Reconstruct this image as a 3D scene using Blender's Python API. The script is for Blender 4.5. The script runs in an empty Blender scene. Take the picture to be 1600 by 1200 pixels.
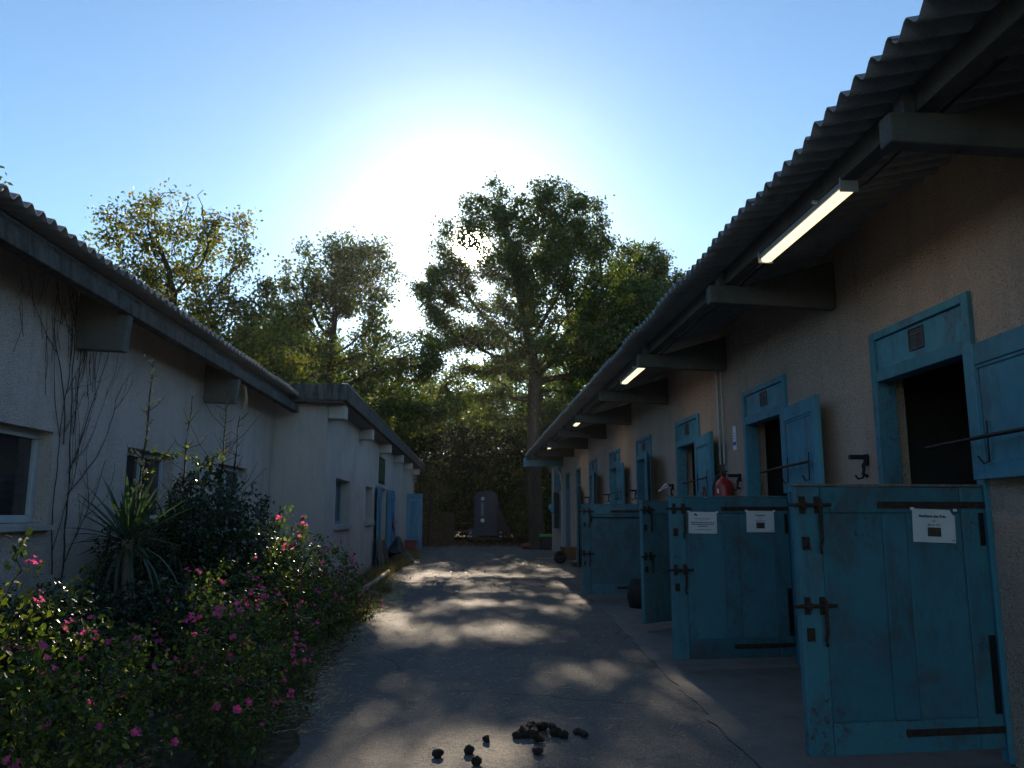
import bpy, bmesh, math, random
import numpy as np
from mathutils import Vector, Matrix, Euler

rnd = random.Random(7)
rng = np.random.default_rng(7)
SC = bpy.context.scene
COL = SC.collection
rad = math.radians

# ------------------------------------------------------------------ camera
cam = bpy.data.cameras.new('camera')
cam.sensor_width = 36.0
cam.lens = 28.125
cam.clip_end = 1500
cam.clip_start = 0.05
cam_o = bpy.data.objects.new('camera', cam)
COL.objects.link(cam_o)
cam_o.location = (0, 0, 1.4)
cam_o.rotation_euler = (rad(90 + 9.27), 0, rad(-2.80))
SC.camera = cam_o

# ------------------------------------------------------------------ light
SUN_EL = rad(19.0)
SUN_AZ = rad(-0.3)
SUN_DIR = Vector((math.sin(SUN_AZ) * math.cos(SUN_EL), math.cos(SUN_AZ) * math.cos(SUN_EL), math.sin(SUN_EL)))
world = bpy.data.worlds.new('World')
SC.world = world
world.use_nodes = True
wn = world.node_tree.nodes
wl = world.node_tree.links
bg = wn['Background']
sky = wn.new('ShaderNodeTexSky')
sky.sky_type = 'NISHITA'
sky.sun_disc = False
sky.sun_elevation = SUN_EL
sky.sun_rotation = SUN_AZ
sky.air_density = 1.0
sky.dust_density = 0.15
sky.ozone_density = 2.0
SKY_STRENGTH = 0.082
# the sun's aureole (forward scattering in hazy air) and its disc, added to the sky round the sun direction
tc = wn.new('ShaderNodeTexCoord')
dot = wn.new('ShaderNodeVectorMath'); dot.operation = 'DOT_PRODUCT'
dot.inputs[1].default_value = SUN_DIR
nrm = wn.new('ShaderNodeVectorMath'); nrm.operation = 'NORMALIZE'
wl.new(tc.outputs['Generated'], nrm.inputs[0])
wl.new(nrm.outputs[0], dot.inputs[0])
clampn = wn.new('ShaderNodeMath'); clampn.operation = 'MAXIMUM'; clampn.inputs[1].default_value = 0.0
wl.new(dot.outputs['Value'], clampn.inputs[0])
def glow(power, color, gain):
    p = wn.new('ShaderNodeMath'); p.operation = 'POWER'; p.inputs[1].default_value = power
    wl.new(clampn.outputs[0], p.inputs[0])
    m = wn.new('ShaderNodeMath'); m.operation = 'MULTIPLY'; m.inputs[1].default_value = gain
    wl.new(p.outputs[0], m.inputs[0])
    s = wn.new('ShaderNodeVectorMath'); s.operation = 'SCALE'; s.inputs[0].default_value = color
    wl.new(m.outputs[0], s.inputs['Scale'])
    return s.outputs[0]
def vadd(a, b):
    n = wn.new('ShaderNodeVectorMath'); n.operation = 'ADD'
    wl.new(a, n.inputs[0]); wl.new(b, n.inputs[1]); return n.outputs[0]
tint = wn.new('ShaderNodeVectorMath'); tint.operation = 'MULTIPLY'
tint.inputs[1].default_value = (0.82, 0.98, 1.05)
wl.new(sky.outputs[0], tint.inputs[0])
acc = tint.outputs[0]
acc = vadd(acc, glow(90.0, (1.0, 1.0, 0.95), 3.5))
acc = vadd(acc, glow(12000.0, (1.0, 0.9, 0.75), 900.0))
wl.new(acc, bg.inputs['Color'])
bg.inputs['Strength'].default_value = SKY_STRENGTH

sun = bpy.data.lights.new('sun', 'SUN')
sun.energy = 5.0
sun.angle = rad(0.55)
sun.color = (1.0, 0.83, 0.62)
sun_o = bpy.data.objects.new('sun', sun)
COL.objects.link(sun_o)
sun_o.rotation_euler = SUN_DIR.to_track_quat('Z', 'Y').to_euler()
sun_o.location = (0, 20, 20)

SC.view_settings.view_transform = 'Standard'
SC.view_settings.look = 'None'
SC.view_settings.exposure = 1.2
SC.view_settings.gamma = 1.0
SC.view_settings.use_curve_mapping = False
HAZE = 0.0002
SC.cycles.use_denoising = True
SC.cycles.max_bounces = 8
SC.cycles.diffuse_bounces = 4
SC.cycles.glossy_bounces = 3
SC.cycles.transmission_bounces = 6
SC.cycles.transparent_max_bounces = 8
SC.cycles.sample_clamp_indirect = 8.0
SC.cycles.caustics_reflective = False
SC.cycles.caustics_refractive = False

# ------------------------------------------------------------------ object helpers
def tag(o, label=None, cat=None, group=None, kind=None):
    if label: o['label'] = label
    if cat: o['category'] = cat
    if group: o['group'] = group
    if kind: o['kind'] = kind
    return o

def empty(name, loc=(0, 0, 0), rz=0, parent=None):
    o = bpy.data.objects.new(name, None)
    o.empty_display_size = 0.2
    COL.objects.link(o)
    o.location = loc
    o.rotation_euler = (0, 0, rz)
    if parent: o.parent = parent
    return o

def link(name, me, parent=None, loc=(0, 0, 0), rot=(0, 0, 0), bevel=0, smooth=False):
    o = bpy.data.objects.new(name, me)
    COL.objects.link(o)
    if parent: o.parent = parent
    o.location = loc
    o.rotation_euler = rot
    if bevel:
        b = o.modifiers.new('bevel', 'BEVEL')
        b.width = bevel; b.segments = 2; b.limit_method = 'ANGLE'
    return o

def copy_tree(o, parent=None):
    c = o.copy()
    COL.objects.link(c)
    c.parent = parent
    for ch in list(o.children):
        copy_tree(ch, c)
    return c

class MB:
    """collects simple shapes into one mesh"""
    def __init__(self):
        self.v = []; self.f = []; self.s = []
    def add(self, vs, fs, M=None, smooth=False):
        b = len(self.v)
        for p in vs:
            p = Vector(p)
            if M is not None: p = M @ p
            self.v.append(tuple(p))
        for f in fs:
            self.f.append(tuple(b + i for i in f)); self.s.append(smooth)
        return self
    def box(self, x0, x1, y0, y1, z0, z1, M=None):
        if x0 > x1: x0, x1 = x1, x0
        if y0 > y1: y0, y1 = y1, y0
        if z0 > z1: z0, z1 = z1, z0
        vs = [(x, y, z) for z in (z0, z1) for y in (y0, y1) for x in (x0, x1)]
        fs = [(0, 2, 3, 1), (4, 5, 7, 6), (0, 1, 5, 4), (2, 6, 7, 3), (0, 4, 6, 2), (1, 3, 7, 5)]
        return self.add(vs, fs, M)
    def prism(self, poly, axis, a0, a1, M=None):
        """polygon (list of 2-tuples) extruded along an axis ('x','y','z')"""
        def mk(p, a):
            if axis == 'x': return (a, p[0], p[1])
            if axis == 'y': return (p[0], a, p[1])
            return (p[0], p[1], a)
        n = len(poly)
        vs = [mk(p, a0) for p in poly] + [mk(p, a1) for p in poly]
        fs = [tuple(range(n))[::-1], tuple(range(n, 2 * n))]
        for i in range(n):
            j = (i + 1) % n
            fs.append((i, j, n + j, n + i))
        return self.add(vs, fs, M)
    def tube(self, pts, r, sides=8, M=None, cap=True):
        pts = [Vector(p) for p in pts]
        rs = r if isinstance(r, (list, tuple)) else [r] * len(pts)
        rings = []
        up = Vector((0, 0, 1))
        for i, p in enumerate(pts):
            a = pts[max(0, i - 1)]; b = pts[min(len(pts) - 1, i + 1)]
            t = (b - a)
            t = t.normalized() if t.length > 1e-9 else Vector((0, 0, 1))
            u = t.cross(up)
            if u.length < 0.05: u = t.cross(Vector((1, 0, 0)))
            u.normalize(); w = t.cross(u).normalized()
            rings.append([p + (u * math.cos(k / sides * math.tau) + w * math.sin(k / sides * math.tau)) * rs[i] for k in range(sides)])
        vs = [q for rg in rings for q in rg]
        fs = []
        for i in range(len(rings) - 1):
            for k in range(sides):
                k2 = (k + 1) % sides
                fs.append((i * sides + k, i * sides + k2, (i + 1) * sides + k2, (i + 1) * sides + k))
        self.add(vs, fs, M, True)
        if cap:
            self.add(rings[0], [tuple(range(sides))[::-1]], M)
            self.add(rings[-1], [tuple(range(sides))], M)
        return self
    def lathe(self, prof, sides=20, M=None):
        """profile [(r,z)] turned round z"""
        vs = []; fs = []
        for r, z in prof:
            for k in range(sides):
                a = k / sides * math.tau
                vs.append((r * math.cos(a), r * math.sin(a), z))
        for i in range(len(prof) - 1):
            for k in range(sides):
                k2 = (k + 1) % sides
                fs.append((i * sides + k, i * sides + k2, (i + 1) * sides + k2, (i + 1) * sides + k))
        return self.add(vs, fs, M, True)
    def mesh(self, name, mat=None):
        me = bpy.data.meshes.new(name)
        me.from_pydata(self.v, [], self.f)
        me.polygons.foreach_set('use_smooth', self.s)
        if mat: me.materials.append(mat)
        me.update()
        return me
    def build(self, name, mat, parent=None, loc=(0, 0, 0), rot=(0, 0, 0), bevel=0):
        return link(name, self.mesh(name, mat), parent, loc, rot, bevel)

def np_mesh(name, V, F, mat, smooth=False):
    """V (n,3); F (m,k) with a fixed k"""
    me = bpy.data.meshes.new(name)
    V = np.ascontiguousarray(V, dtype=np.float32); F = np.ascontiguousarray(F, dtype=np.int32)
    m, k = F.shape
    me.vertices.add(len(V)); me.vertices.foreach_set('co', V.ravel())
    me.loops.add(m * k); me.loops.foreach_set('vertex_index', F.ravel())
    me.polygons.add(m)
    me.polygons.foreach_set('loop_start', np.arange(0, m * k, k, dtype=np.int32))
    me.polygons.foreach_set('loop_total', np.full(m, k, dtype=np.int32))
    if smooth: me.polygons.foreach_set('use_smooth', np.ones(m, dtype=bool))
    me.materials.append(mat)
    me.update(calc_edges=True)
    return me

# ------------------------------------------------------------------ materials
class NT:
    def __init__(self, name):
        self.m = bpy.data.materials.new(name); self.m.use_nodes = True
        self.n = self.m.node_tree.nodes; self.l = self.m.node_tree.links
        self.b = self.n['Principled BSDF']; self.out = self.n['Material Output']
        t = self.n.new('ShaderNodeTexCoord'); self.obj = t.outputs['Object']
        g = self.n.new('ShaderNodeNewGeometry'); self.pos = g.outputs['Position']; self.island = g.outputs['Random Per Island']
    def map(self, src, scale):
        mp = self.n.new('ShaderNodeMapping'); mp.inputs['Scale'].default_value = scale
        self.l.new(src, mp.inputs[0]); return mp.outputs[0]
    def noise(self, src, scale, detail=4, rough=0.55, dist=0.0):
        n = self.n.new('ShaderNodeTexNoise'); n.inputs['Scale'].default_value = scale
        n.inputs['Detail'].default_value = detail; n.inputs['Roughness'].default_value = rough
        n.inputs['Distortion'].default_value = dist
        self.l.new(src, n.inputs['Vector']); return n.outputs['Fac']
    def vor(self, src, scale, out='Distance', feature='F1'):
        n = self.n.new('ShaderNodeTexVoronoi'); n.inputs['Scale'].default_value = scale; n.feature = feature
        self.l.new(src, n.inputs['Vector']); return n.outputs[out]
    def ramp(self, src, stops):
        r = self.n.new('ShaderNodeValToRGB'); e = r.color_ramp.elements
        while len(e) < len(stops): e.new(0.5)
        for k, (p, c) in enumerate(stops):
            e[k].position = p
            e[k].color = (c, c, c, 1) if isinstance(c, (int, float)) else (*c, 1)
        self.l.new(src, r.inputs[0]); return r.outputs[0]
    def mix(self, fac, a, b, mode='MIX'):
        m = self.n.new('ShaderNodeMix'); m.data_type = 'RGBA'; m.blend_type = mode
        for idx, val in ((6, a), (7, b)):
            if isinstance(val, tuple): m.inputs[idx].default_value = (*val, 1)
            else: self.l.new(val, m.inputs[idx])
        if isinstance(fac, (int, float)): m.inputs[0].default_value = fac
        else: self.l.new(fac, m.inputs[0])
        return m.outputs[2]
    def math(self, op, a, b=0.0):
        m = self.n.new('ShaderNodeMath'); m.operation = op
        for i, val in enumerate((a, b)):
            if isinstance(val, (int, float)): m.inputs[i].default_value = val
            else: self.l.new(val, m.inputs[i])
        return m.outputs[0]
    def bump(self, h, dist, strength=1.0):
        b = self.n.new('ShaderNodeBump'); b.inputs['Distance'].default_value = dist; b.inputs['Strength'].default_value = strength
        self.l.new(h, b.inputs['Height'])
        if self.b.inputs['Normal'].links: self.l.new(self.b.inputs['Normal'].links[0].from_socket, b.inputs['Normal'])
        self.l.new(b.outputs[0], self.b.inputs['Normal'])
    def set(self, color=None, rough=0.8, metal=0.0, spec=None):
        if color is not None:
            if isinstance(color, tuple): self.b.inputs['Base Color'].default_value = (*color, 1)
            else: self.l.new(color, self.b.inputs['Base Color'])
        if isinstance(rough, (int, float)): self.b.inputs['Roughness'].default_value = rough
        else: self.l.new(rough, self.b.inputs['Roughness'])
        self.b.inputs['Metallic'].default_value = metal
        if spec is not None: self.b.inputs['Specular IOR Level'].default_value = spec
        return self.m

def mat_render(name, c1, c2, stain):
    t = NT(name)
    big = t.noise(t.pos, 0.7, 5, 0.6)
    streak = t.noise(t.map(t.pos, (2.2, 2.2, 0.28)), 1.6, 5, 0.62, 0.4)
    col = t.mix(t.ramp(big, [(0.35, 0.0), (0.65, 1.0)]), c1, c2)
    col = t.mix(t.ramp(streak, [(0.50, 0.0), (0.78, 0.55)]), col, stain)
    blot = t.noise(t.pos, 0.38, 6, 0.72, 0.8)
    col = t.mix(t.ramp(blot, [(0.54, 0.0), (0.60, 0.28)]), col, stain)
    grain = t.noise(t.pos, 120, 3, 0.7)
    col = t.mix(0.6, col, t.ramp(grain, [(0.3, 0.25), (0.7, 0.72)]), 'OVERLAY')
    pit = t.noise(t.pos, 55, 3, 0.8)
    col = t.mix(t.ramp(pit, [(0.36, 0.5), (0.47, 0.0)]), col, stain)
    t.bump(pit, 0.030)
    t.bump(t.vor(t.pos, 85), 0.010)
    return t.set(col, 0.95, spec=0.2)

M = {}
M['wall_left'] = mat_render('left_roughcast', (0.79, 0.67, 0.60), (0.68, 0.58, 0.52), (0.42, 0.36, 0.32))
M['wall_annex'] = mat_render('annex_roughcast', (0.80, 0.69, 0.62), (0.70, 0.60, 0.54), (0.45, 0.39, 0.35))
M['wall_right'] = mat_render('stable_roughcast', (0.70, 0.55, 0.45), (0.60, 0.47, 0.385), (0.40, 0.315, 0.26))

def mat_asphalt():
    t = NT('asphalt')
    big = t.noise(t.pos, 0.55, 5, 0.6); mid = t.noise(t.pos, 3.5, 5, 0.65)
    col = t.mix(t.ramp(big, [(0.3, 0.0), (0.7, 1.0)]), (0.150, 0.141, 0.131), (0.100, 0.097, 0.094))
    col = t.mix(t.ramp(mid, [(0.45, 0.0), (0.8, 0.6)]), col, (0.21, 0.18, 0.145))
    sp = t.vor(t.pos, 170, 'Color')
    sepn = t.n.new('ShaderNodeSeparateColor'); t.l.new(sp, sepn.inputs[0])
    col = t.mix(t.ramp(sepn.outputs[0], [(0.55, 0.0), (1.0, 0.75)]), col, (0.36, 0.32, 0.27))
    col = t.mix(t.ramp(sepn.outputs[1], [(0.7, 0.0), (1.0, 0.7)]), col, (0.04, 0.04, 0.04))
    # straw-coloured fibres trodden into the surface
    fib = t.vor(t.map(t.pos, (9, 60, 9)), 1.0); fib2 = t.vor(t.map(t.pos, (70, 11, 9)), 1.0)
    msk = t.ramp(t.noise(t.pos, 0.9, 3), [(0.4, 0.0), (0.62, 1.0)])
    f1 = t.math('MULTIPLY', t.ramp(fib, [(0.06, 1.0), (0.12, 0.0)]), msk)
    f2 = t.math('MULTIPLY', t.ramp(fib2, [(0.06, 1.0), (0.12, 0.0)]), msk)
    col = t.mix(t.math('MULTIPLY', t.math('MAXIMUM', f1, f2), 0.55), col, (0.42, 0.34, 0.2))
    wn_ = t.n.new('ShaderNodeTexNoise'); wn_.inputs['Scale'].default_value = 2.3; wn_.inputs['Detail'].default_value = 5; t.l.new(t.pos, wn_.inputs['Vector'])
    wv = t.n.new('ShaderNodeVectorMath'); wv.operation = 'MULTIPLY_ADD'; wv.inputs[1].default_value = (0.55, 0.55, 0.0)
    t.l.new(wn_.outputs['Color'], wv.inputs[0]); t.l.new(t.pos, wv.inputs[2])
    crk = t.vor(wv.outputs[0], 0.42, 'Distance', 'DISTANCE_TO_EDGE')
    cmask = t.math('MULTIPLY', t.ramp(crk, [(0.0, 1.0), (0.006, 0.0)]), t.ramp(t.noise(t.pos, 0.45, 2), [(0.47, 0.0), (0.56, 1.0)]))
    col = t.mix(t.math('MULTIPLY', cmask, 0.75), col, (0.03, 0.028, 0.025))
    ptc = t.vor(wv.outputs[0], 0.33, 'Color'); sp2 = t.n.new('ShaderNodeSeparateColor'); t.l.new(ptc, sp2.inputs[0])
    col = t.mix(t.ramp(sp2.outputs[0], [(0.6, 0.0), (0.66, 0.28)]), col, (0.075, 0.073, 0.072))
    t.bump(t.math('MULTIPLY', cmask, -1.0), 0.01)
    t.bump(t.vor(t.pos, 130), 0.006); t.bump(t.noise(t.pos, 18, 5, 0.7), 0.012)
    t.bump(t.noise(t.pos, 2.0, 4), 0.03)
    return t.set(col, 0.88, spec=0.35)
M['asphalt'] = mat_asphalt()

def mat_concrete(name, c1, c2, dark, bump=0.008, sc=1.0):
    t = NT(name)
    col = t.mix(t.ramp(t.noise(t.pos, 1.1 * sc, 6, 0.65), [(0.35, 0.0), (0.68, 1.0)]), c1, c2)
    col = t.mix(t.ramp(t.noise(t.pos, 5.0 * sc, 6, 0.7), [(0.52, 0.0), (0.78, 0.8)]), col, dark)
    col = t.mix(0.35, col, t.ramp(t.noise(t.pos, 150, 2), [(0.3, 0.3), (0.7, 0.8)]), 'OVERLAY')
    t.bump(t.noise(t.pos, 30, 6, 0.75), bump); t.bump(t.vor(t.pos, 140), 0.003)
    return t.set(col, 0.9, spec=0.25)
M['apron'] = mat_concrete('apron_concrete', (0.20, 0.185, 0.168), (0.150, 0.14, 0.13), (0.08, 0.076, 0.07))
def mat_beam():
    t = NT('weathered_concrete_beam')
    col = t.mix(t.ramp(t.noise(t.pos, 2.2, 6, 0.7), [(0.35, 0.0), (0.65, 1.0)]), (0.135, 0.12, 0.105), (0.07, 0.068, 0.065))
    run = t.noise(t.map(t.pos, (5, 5, 0.9)), 2.0, 6, 0.75, 0.4)
    col = t.mix(t.ramp(run, [(0.44, 0.0), (0.62, 0.9)]), col, (0.035, 0.034, 0.03))
    col = t.mix(t.ramp(t.noise(t.pos, 14, 5, 0.8), [(0.58, 0.0), (0.72, 0.7)]), col, (0.20, 0.19, 0.15))
    t.bump(t.noise(t.pos, 9, 7, 0.8), 0.03); t.bump(t.noise(t.pos, 60, 3, 0.7), 0.006)
    return t.set(col, 0.92, spec=0.2)
M['beam'] = mat_beam()
M['beam_old'] = mat_concrete('weathered_concrete_beam', (0.17, 0.165, 0.16), (0.11, 0.11, 0.11), (0.045, 0.045, 0.045), 0.008)
M['bracket'] = mat_concrete('bracket_concrete', (0.20, 0.19, 0.18), (0.14, 0.135, 0.13), (0.06, 0.06, 0.06), 0.006)
M['fibre'] = mat_concrete('fibre_cement_sheet', (0.25, 0.245, 0.24), (0.17, 0.17, 0.17), (0.08, 0.08, 0.075), 0.004)
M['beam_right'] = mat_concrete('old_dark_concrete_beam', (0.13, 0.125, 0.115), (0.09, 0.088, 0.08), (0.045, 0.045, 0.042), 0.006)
M['flash'] = NT('zinc_flashing').set((0.45, 0.45, 0.46), 0.35, 0.8)

def mat_soil():
    t = NT('soil_ground')
    col = t.mix(t.ramp(t.noise(t.pos, 0.5, 6, 0.6), [(0.35, 0.0), (0.65, 1.0)]), (0.13, 0.10, 0.07), (0.085, 0.075, 0.045))
    col = t.mix(t.ramp(t.noise(t.pos, 9, 6, 0.7), [(0.45, 0.0), (0.7, 0.8)]), col, (0.26, 0.20, 0.12))
    t.bump(t.noise(t.pos, 12, 7, 0.75), 0.06); t.bump(t.vor(t.pos, 55), 0.012)
    return t.set(col, 0.95, spec=0.15)
M['soil'] = mat_soil()

def mat_paint(name, base, light, wear=1.0, dirt=(0.05, 0.045, 0.04)):
    t = NT(name)
    info = t.n.new('ShaderNodeObjectInfo')
    off = t.n.new('ShaderNodeVectorMath'); off.operation = 'ADD'
    t.l.new(t.pos, off.inputs[0]); t.l.new(info.outputs['Random'], off.inputs[1])
    p = off.outputs[0]
    col = t.mix(t.ramp(t.noise(p, 1.5, 5, 0.6), [(0.35, 0.0), (0.68, 1.0)]), base, light)
    grime = t.noise(t.map(p, (3, 3, 1.1)), 2.2, 6, 0.7, 0.3)
    col = t.mix(t.ramp(grime, [(0.5, 0.0), (0.75, 0.75 * wear)]), col, dirt)
    chips = t.noise(p, 22, 6, 0.8)
    zone = t.ramp(t.noise(p, 2.3, 4, 0.6), [(0.52, 0.0), (0.64, 0.9)])
    cm = t.math('MULTIPLY', t.ramp(chips, [(0.545, 0.0), (0.575, 1.0)]), zone)
    cm = t.math('MULTIPLY', cm, wear)
    col = t.mix(cm, col, (0.085, 0.05, 0.042))
    blot = t.noise(p, 1.7, 5, 0.75, 0.6)
    col = t.mix(t.ramp(blot, [(0.52, 0.0), (0.66, 0.62 * wear)]), col, (0.075, 0.06, 0.06))
    scr = t.noise(t.map(p, (2, 2, 14)), 3.0, 6, 0.8, 0.2)
    col = t.mix(t.ramp(scr, [(0.60, 0.0), (0.72, 0.4 * wear)]), col, (0.16, 0.22, 0.22))
    hs = t.n.new('ShaderNodeHueSaturation'); t.l.new(col, hs.inputs['Color'])
    v = t.n.new('ShaderNodeMapRange'); v.inputs['To Min'].default_value = 0.82; v.inputs['To Max'].default_value = 1.1
    t.l.new(info.outputs['Random'], v.inputs[0]); t.l.new(v.outputs[0], hs.inputs['Value'])
    t.bump(t.noise(t.map(p, (30, 30, 4)), 3, 5, 0.7), 0.0035)
    t.bump(cm, 0.0016, 0.8)
    return t.set(hs.outputs[0], t.ramp(t.noise(p, 9, 4), [(0.3, 0.45), (0.7, 0.75)]), spec=0.4)
M['blue'] = mat_paint('worn_blue_paint', (0.036, 0.145, 0.190), (0.052, 0.190, 0.240))
M['blue_frame'] = mat_paint('blue_frame_paint', (0.046, 0.205, 0.29), (0.068, 0.26, 0.35), 0.8)
M['blue_shut'] = mat_paint('pale_blue_shutter_paint', (0.10, 0.27, 0.39), (0.15, 0.34, 0.46), 0.5)
M['blue_teal'] = mat_paint('faded_teal_paint', (0.055, 0.175, 0.21), (0.075, 0.22, 0.255), 1.0)

def mat_simple(name, c, rough=0.7, metal=0.0, var=0.25, scale=6.0, bump=0.002):
    t = NT(name)
    d = tuple(x * (1 - var) for x in c); u = tuple(min(1, x * (1 + var)) for x in c)
    col = t.mix(t.ramp(t.noise(t.pos, scale, 5, 0.65), [(0.35, 0.0), (0.65, 1.0)]), d, u)
    if bump: t.bump(t.noise(t.pos, scale * 8, 4, 0.7), bump)
    return t.set(col, rough, metal)
M['rust'] = mat_simple('rusted_iron', (0.045, 0.026, 0.02), 0.75, 0.35, 0.5, 30)
M['black_iron'] = mat_simple('black_iron', (0.018, 0.018, 0.02), 0.5, 0.6, 0.4, 20)
M['lamp_body'] = mat_simple('lamp_housing_grey', (0.42, 0.43, 0.44), 0.5, 0.0, 0.1, 8)
M['white_pvc'] = mat_simple('white_window_pvc', (0.44, 0.46, 0.48), 0.4, 0.0, 0.1, 5)
M['sill'] = mat_concrete('sill_stone', (0.42, 0.40, 0.38), (0.33, 0.31, 0.30), (0.18, 0.17, 0.16))
M['paper'] = mat_simple('paper', (0.62, 0.62, 0.64), 0.6, 0.0, 0.06, 9, 0.0)
M['ink'] = NT('print_ink').set((0.03, 0.03, 0.035), 0.7)
M['navy'] = mat_simple('navy_trailer_paint', (0.012, 0.016, 0.034), 0.55, 0.0, 0.2, 4, 0.0005)
M['wood_grey'] = mat_simple('grey_weathered_wood', (0.17, 0.145, 0.115), 0.9, 0.0, 0.35, 14, 0.006)
M['wood_brown'] = mat_simple('brown_wood', (0.12, 0.07, 0.04), 0.85, 0.0, 0.35, 14, 0.006)
M['log'] = mat_simple('pale_peeled_wood', (0.40, 0.31, 0.2), 0.8, 0.0, 0.25, 14, 0.004)
M['dung'] = mat_simple('horse_dung', (0.040, 0.028, 0.014), 0.8, 0.0, 0.6, 45, 0.02)
M['straw'] = mat_simple('dry_straw', (0.46, 0.36, 0.19), 0.8, 0.0, 0.3, 40, 0.0)
M['vent_grey'] = mat_simple('grey_vent_plastic', (0.05, 0.055, 0.065), 0.6, 0.0, 0.2, 9, 0.0)
M['gusset'] = mat_simple('dull_galvanised_plate', (0.10, 0.10, 0.105), 0.6, 0.3, 0.3, 12, 0.002)
M['red'] = mat_simple('extinguisher_red', (0.32, 0.018, 0.015), 0.35, 0.0, 0.15, 6, 0.0)
M['red_dull'] = mat_simple('faded_red_plastic', (0.22, 0.035, 0.025), 0.6, 0.0, 0.25, 6, 0.002)
M['rubber'] = mat_simple('black_rubber', (0.014, 0.014, 0.015), 0.7, 0.0, 0.3, 15, 0.002)
M['tarp'] = mat_simple('dark_green_tarp', (0.03, 0.036, 0.032), 0.55, 0.0, 0.35, 3, 0.01)
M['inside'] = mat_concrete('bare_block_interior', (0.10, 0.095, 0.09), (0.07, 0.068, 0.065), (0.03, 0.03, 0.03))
M['white'] = mat_simple('white_enamel', (0.7, 0.7, 0.72), 0.5, 0.0, 0.05, 6, 0.0)
M['blue_print'] = NT('blue_print').set((0.03, 0.10, 0.35), 0.6)
M['green_bin'] = mat_simple('green_plastic', (0.10, 0.30, 0.05), 0.5, 0.0, 0.2, 5, 0.001)
M['orange'] = mat_simple('brown_orange_canvas', (0.20, 0.09, 0.03), 0.8, 0.0, 0.3, 8, 0.004)
M['glass_dark'] = NT('dark_window_glass').set((0.015, 0.02, 0.025), 0.08, 0.0, 0.8)
M['lamp_glass'] = NT('lamp_lens_clear').set((0.7, 0.3, 0.2), 0.2)
def mat_emit(name, c, s):
    t = NT(name)
    t.b.inputs['Base Color'].default_value = (0.8, 0.8, 0.8, 1)
    t.b.inputs['Emission Color'].default_value = (*c, 1)
    t.b.inputs['Emission Strength'].default_value = s
    return t.m
M['tube_light'] = mat_emit('lit_fluorescent_diffuser', (1.0, 0.80, 0.46), 0.75)
def mat_foil():
    t = NT('crinkled_foil')
    t.bump(t.noise(t.pos, 25, 3), 0.05)
    return t.set((0.35, 0.75, 0.9), 0.12, 1.0)
M['foil'] = mat_foil()
def mat_bark(name, c):
    t = NT(name)
    col = t.mix(t.ramp(t.noise(t.map(t.pos, (6, 6, 1.6)), 2.5, 6, 0.7), [(0.35, 0.0), (0.65, 1.0)]), tuple(x * 0.55 for x in c), c)
    t.bump(t.noise(t.map(t.pos, (9, 9, 1.8)), 2.5, 5, 0.7), 0.03)
    return t.set(col, 0.95, spec=0.15)
M['bark'] = mat_bark('bark', (0.075, 0.06, 0.045))
M['stem'] = mat_bark('green_brown_stem', (0.10, 0.085, 0.045))

def mat_leaf(name, stops, trans=0.55, tr_boost=(1.35, 1.5, 0.6), rough=0.5, spec=0.35):
    t = NT(name)
    col = t.ramp(t.island, stops)
    t.set(col, rough, spec=spec)
    tr = t.n.new('ShaderNodeBsdfTranslucent')
    tcol = t.mix(1.0, col, tr_boost, 'MULTIPLY')
    t.l.new(tcol, tr.inputs['Color'])
    mx = t.n.new('ShaderNodeMixShader'); mx.inputs[0].default_value = trans
    t.l.new(t.b.outputs[0], mx.inputs[1]); t.l.new(tr.outputs[0], mx.inputs[2])
    t.l.new(mx.outputs[0], t.out.inputs[0])
    return t.m
M['leaf_oak'] = mat_leaf('oak_leaf', [(0.0, (0.035, 0.060, 0.014)), (0.5, (0.060, 0.090, 0.018)), (0.85, (0.10, 0.115, 0.022)), (1.0, (0.17, 0.12, 0.03))], 0.42)
M['leaf_yellow'] = mat_leaf('yellowing_leaf', [(0.0, (0.05, 0.075, 0.014)), (0.5, (0.10, 0.11, 0.018)), (0.85, (0.15, 0.13, 0.02)), (1.0, (0.19, 0.11, 0.03))], 0.5)
M['leaf_dark'] = mat_leaf('dark_wood_leaf', [(0.0, (0.018, 0.036, 0.010)), (0.6, (0.04, 0.066, 0.016)), (0.86, (0.08, 0.11, 0.02)), (1.0, (0.24, 0.25, 0.04))], 0.5)  # bright last stop paints the sparkle of sunlit leaves into a few of them
M['leaf_shrub'] = mat_leaf('shrub_leaf', [(0.0, (0.026, 0.048, 0.016)), (0.5, (0.05, 0.08, 0.022)), (0.8, (0.10, 0.13, 0.03)), (1.0, (0.19, 0.21, 0.045))], 0.45, (1.7, 1.8, 0.6))
M['leaf_ever'] = mat_leaf('evergreen_leaf', [(0.0, (0.018, 0.035, 0.018)), (1.0, (0.04, 0.065, 0.03))], 0.2, rough=0.35, spec=0.5)
M['yucca'] = mat_leaf('yucca_leaf', [(0.0, (0.03, 0.06, 0.035)), (1.0, (0.06, 0.095, 0.045))], 0.3, (1.4, 1.6, 0.8), rough=0.4, spec=0.45)
M['flower'] = mat_leaf('pink_petal', [(0.0, (0.70, 0.04, 0.20)), (0.5, (0.80, 0.08, 0.32)), (1.0, (0.85, 0.16, 0.36))], 0.55, (1.2, 1.3, 1.2), rough=0.6)
M['grass'] = mat_leaf('dry_grass_blade', [(0.0, (0.05, 0.07, 0.02)), (0.5, (0.16, 0.13, 0.05)), (1.0, (0.34, 0.26, 0.13))], 0.4, (1.2, 1.2, 0.8))
M['litter'] = mat_leaf('fallen_leaf', [(0.0, (0.06, 0.035, 0.018)), (0.6, (0.13, 0.07, 0.03)), (1.0, (0.25, 0.15, 0.06))], 0.25, (1.1, 1.0, 0.8))

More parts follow.
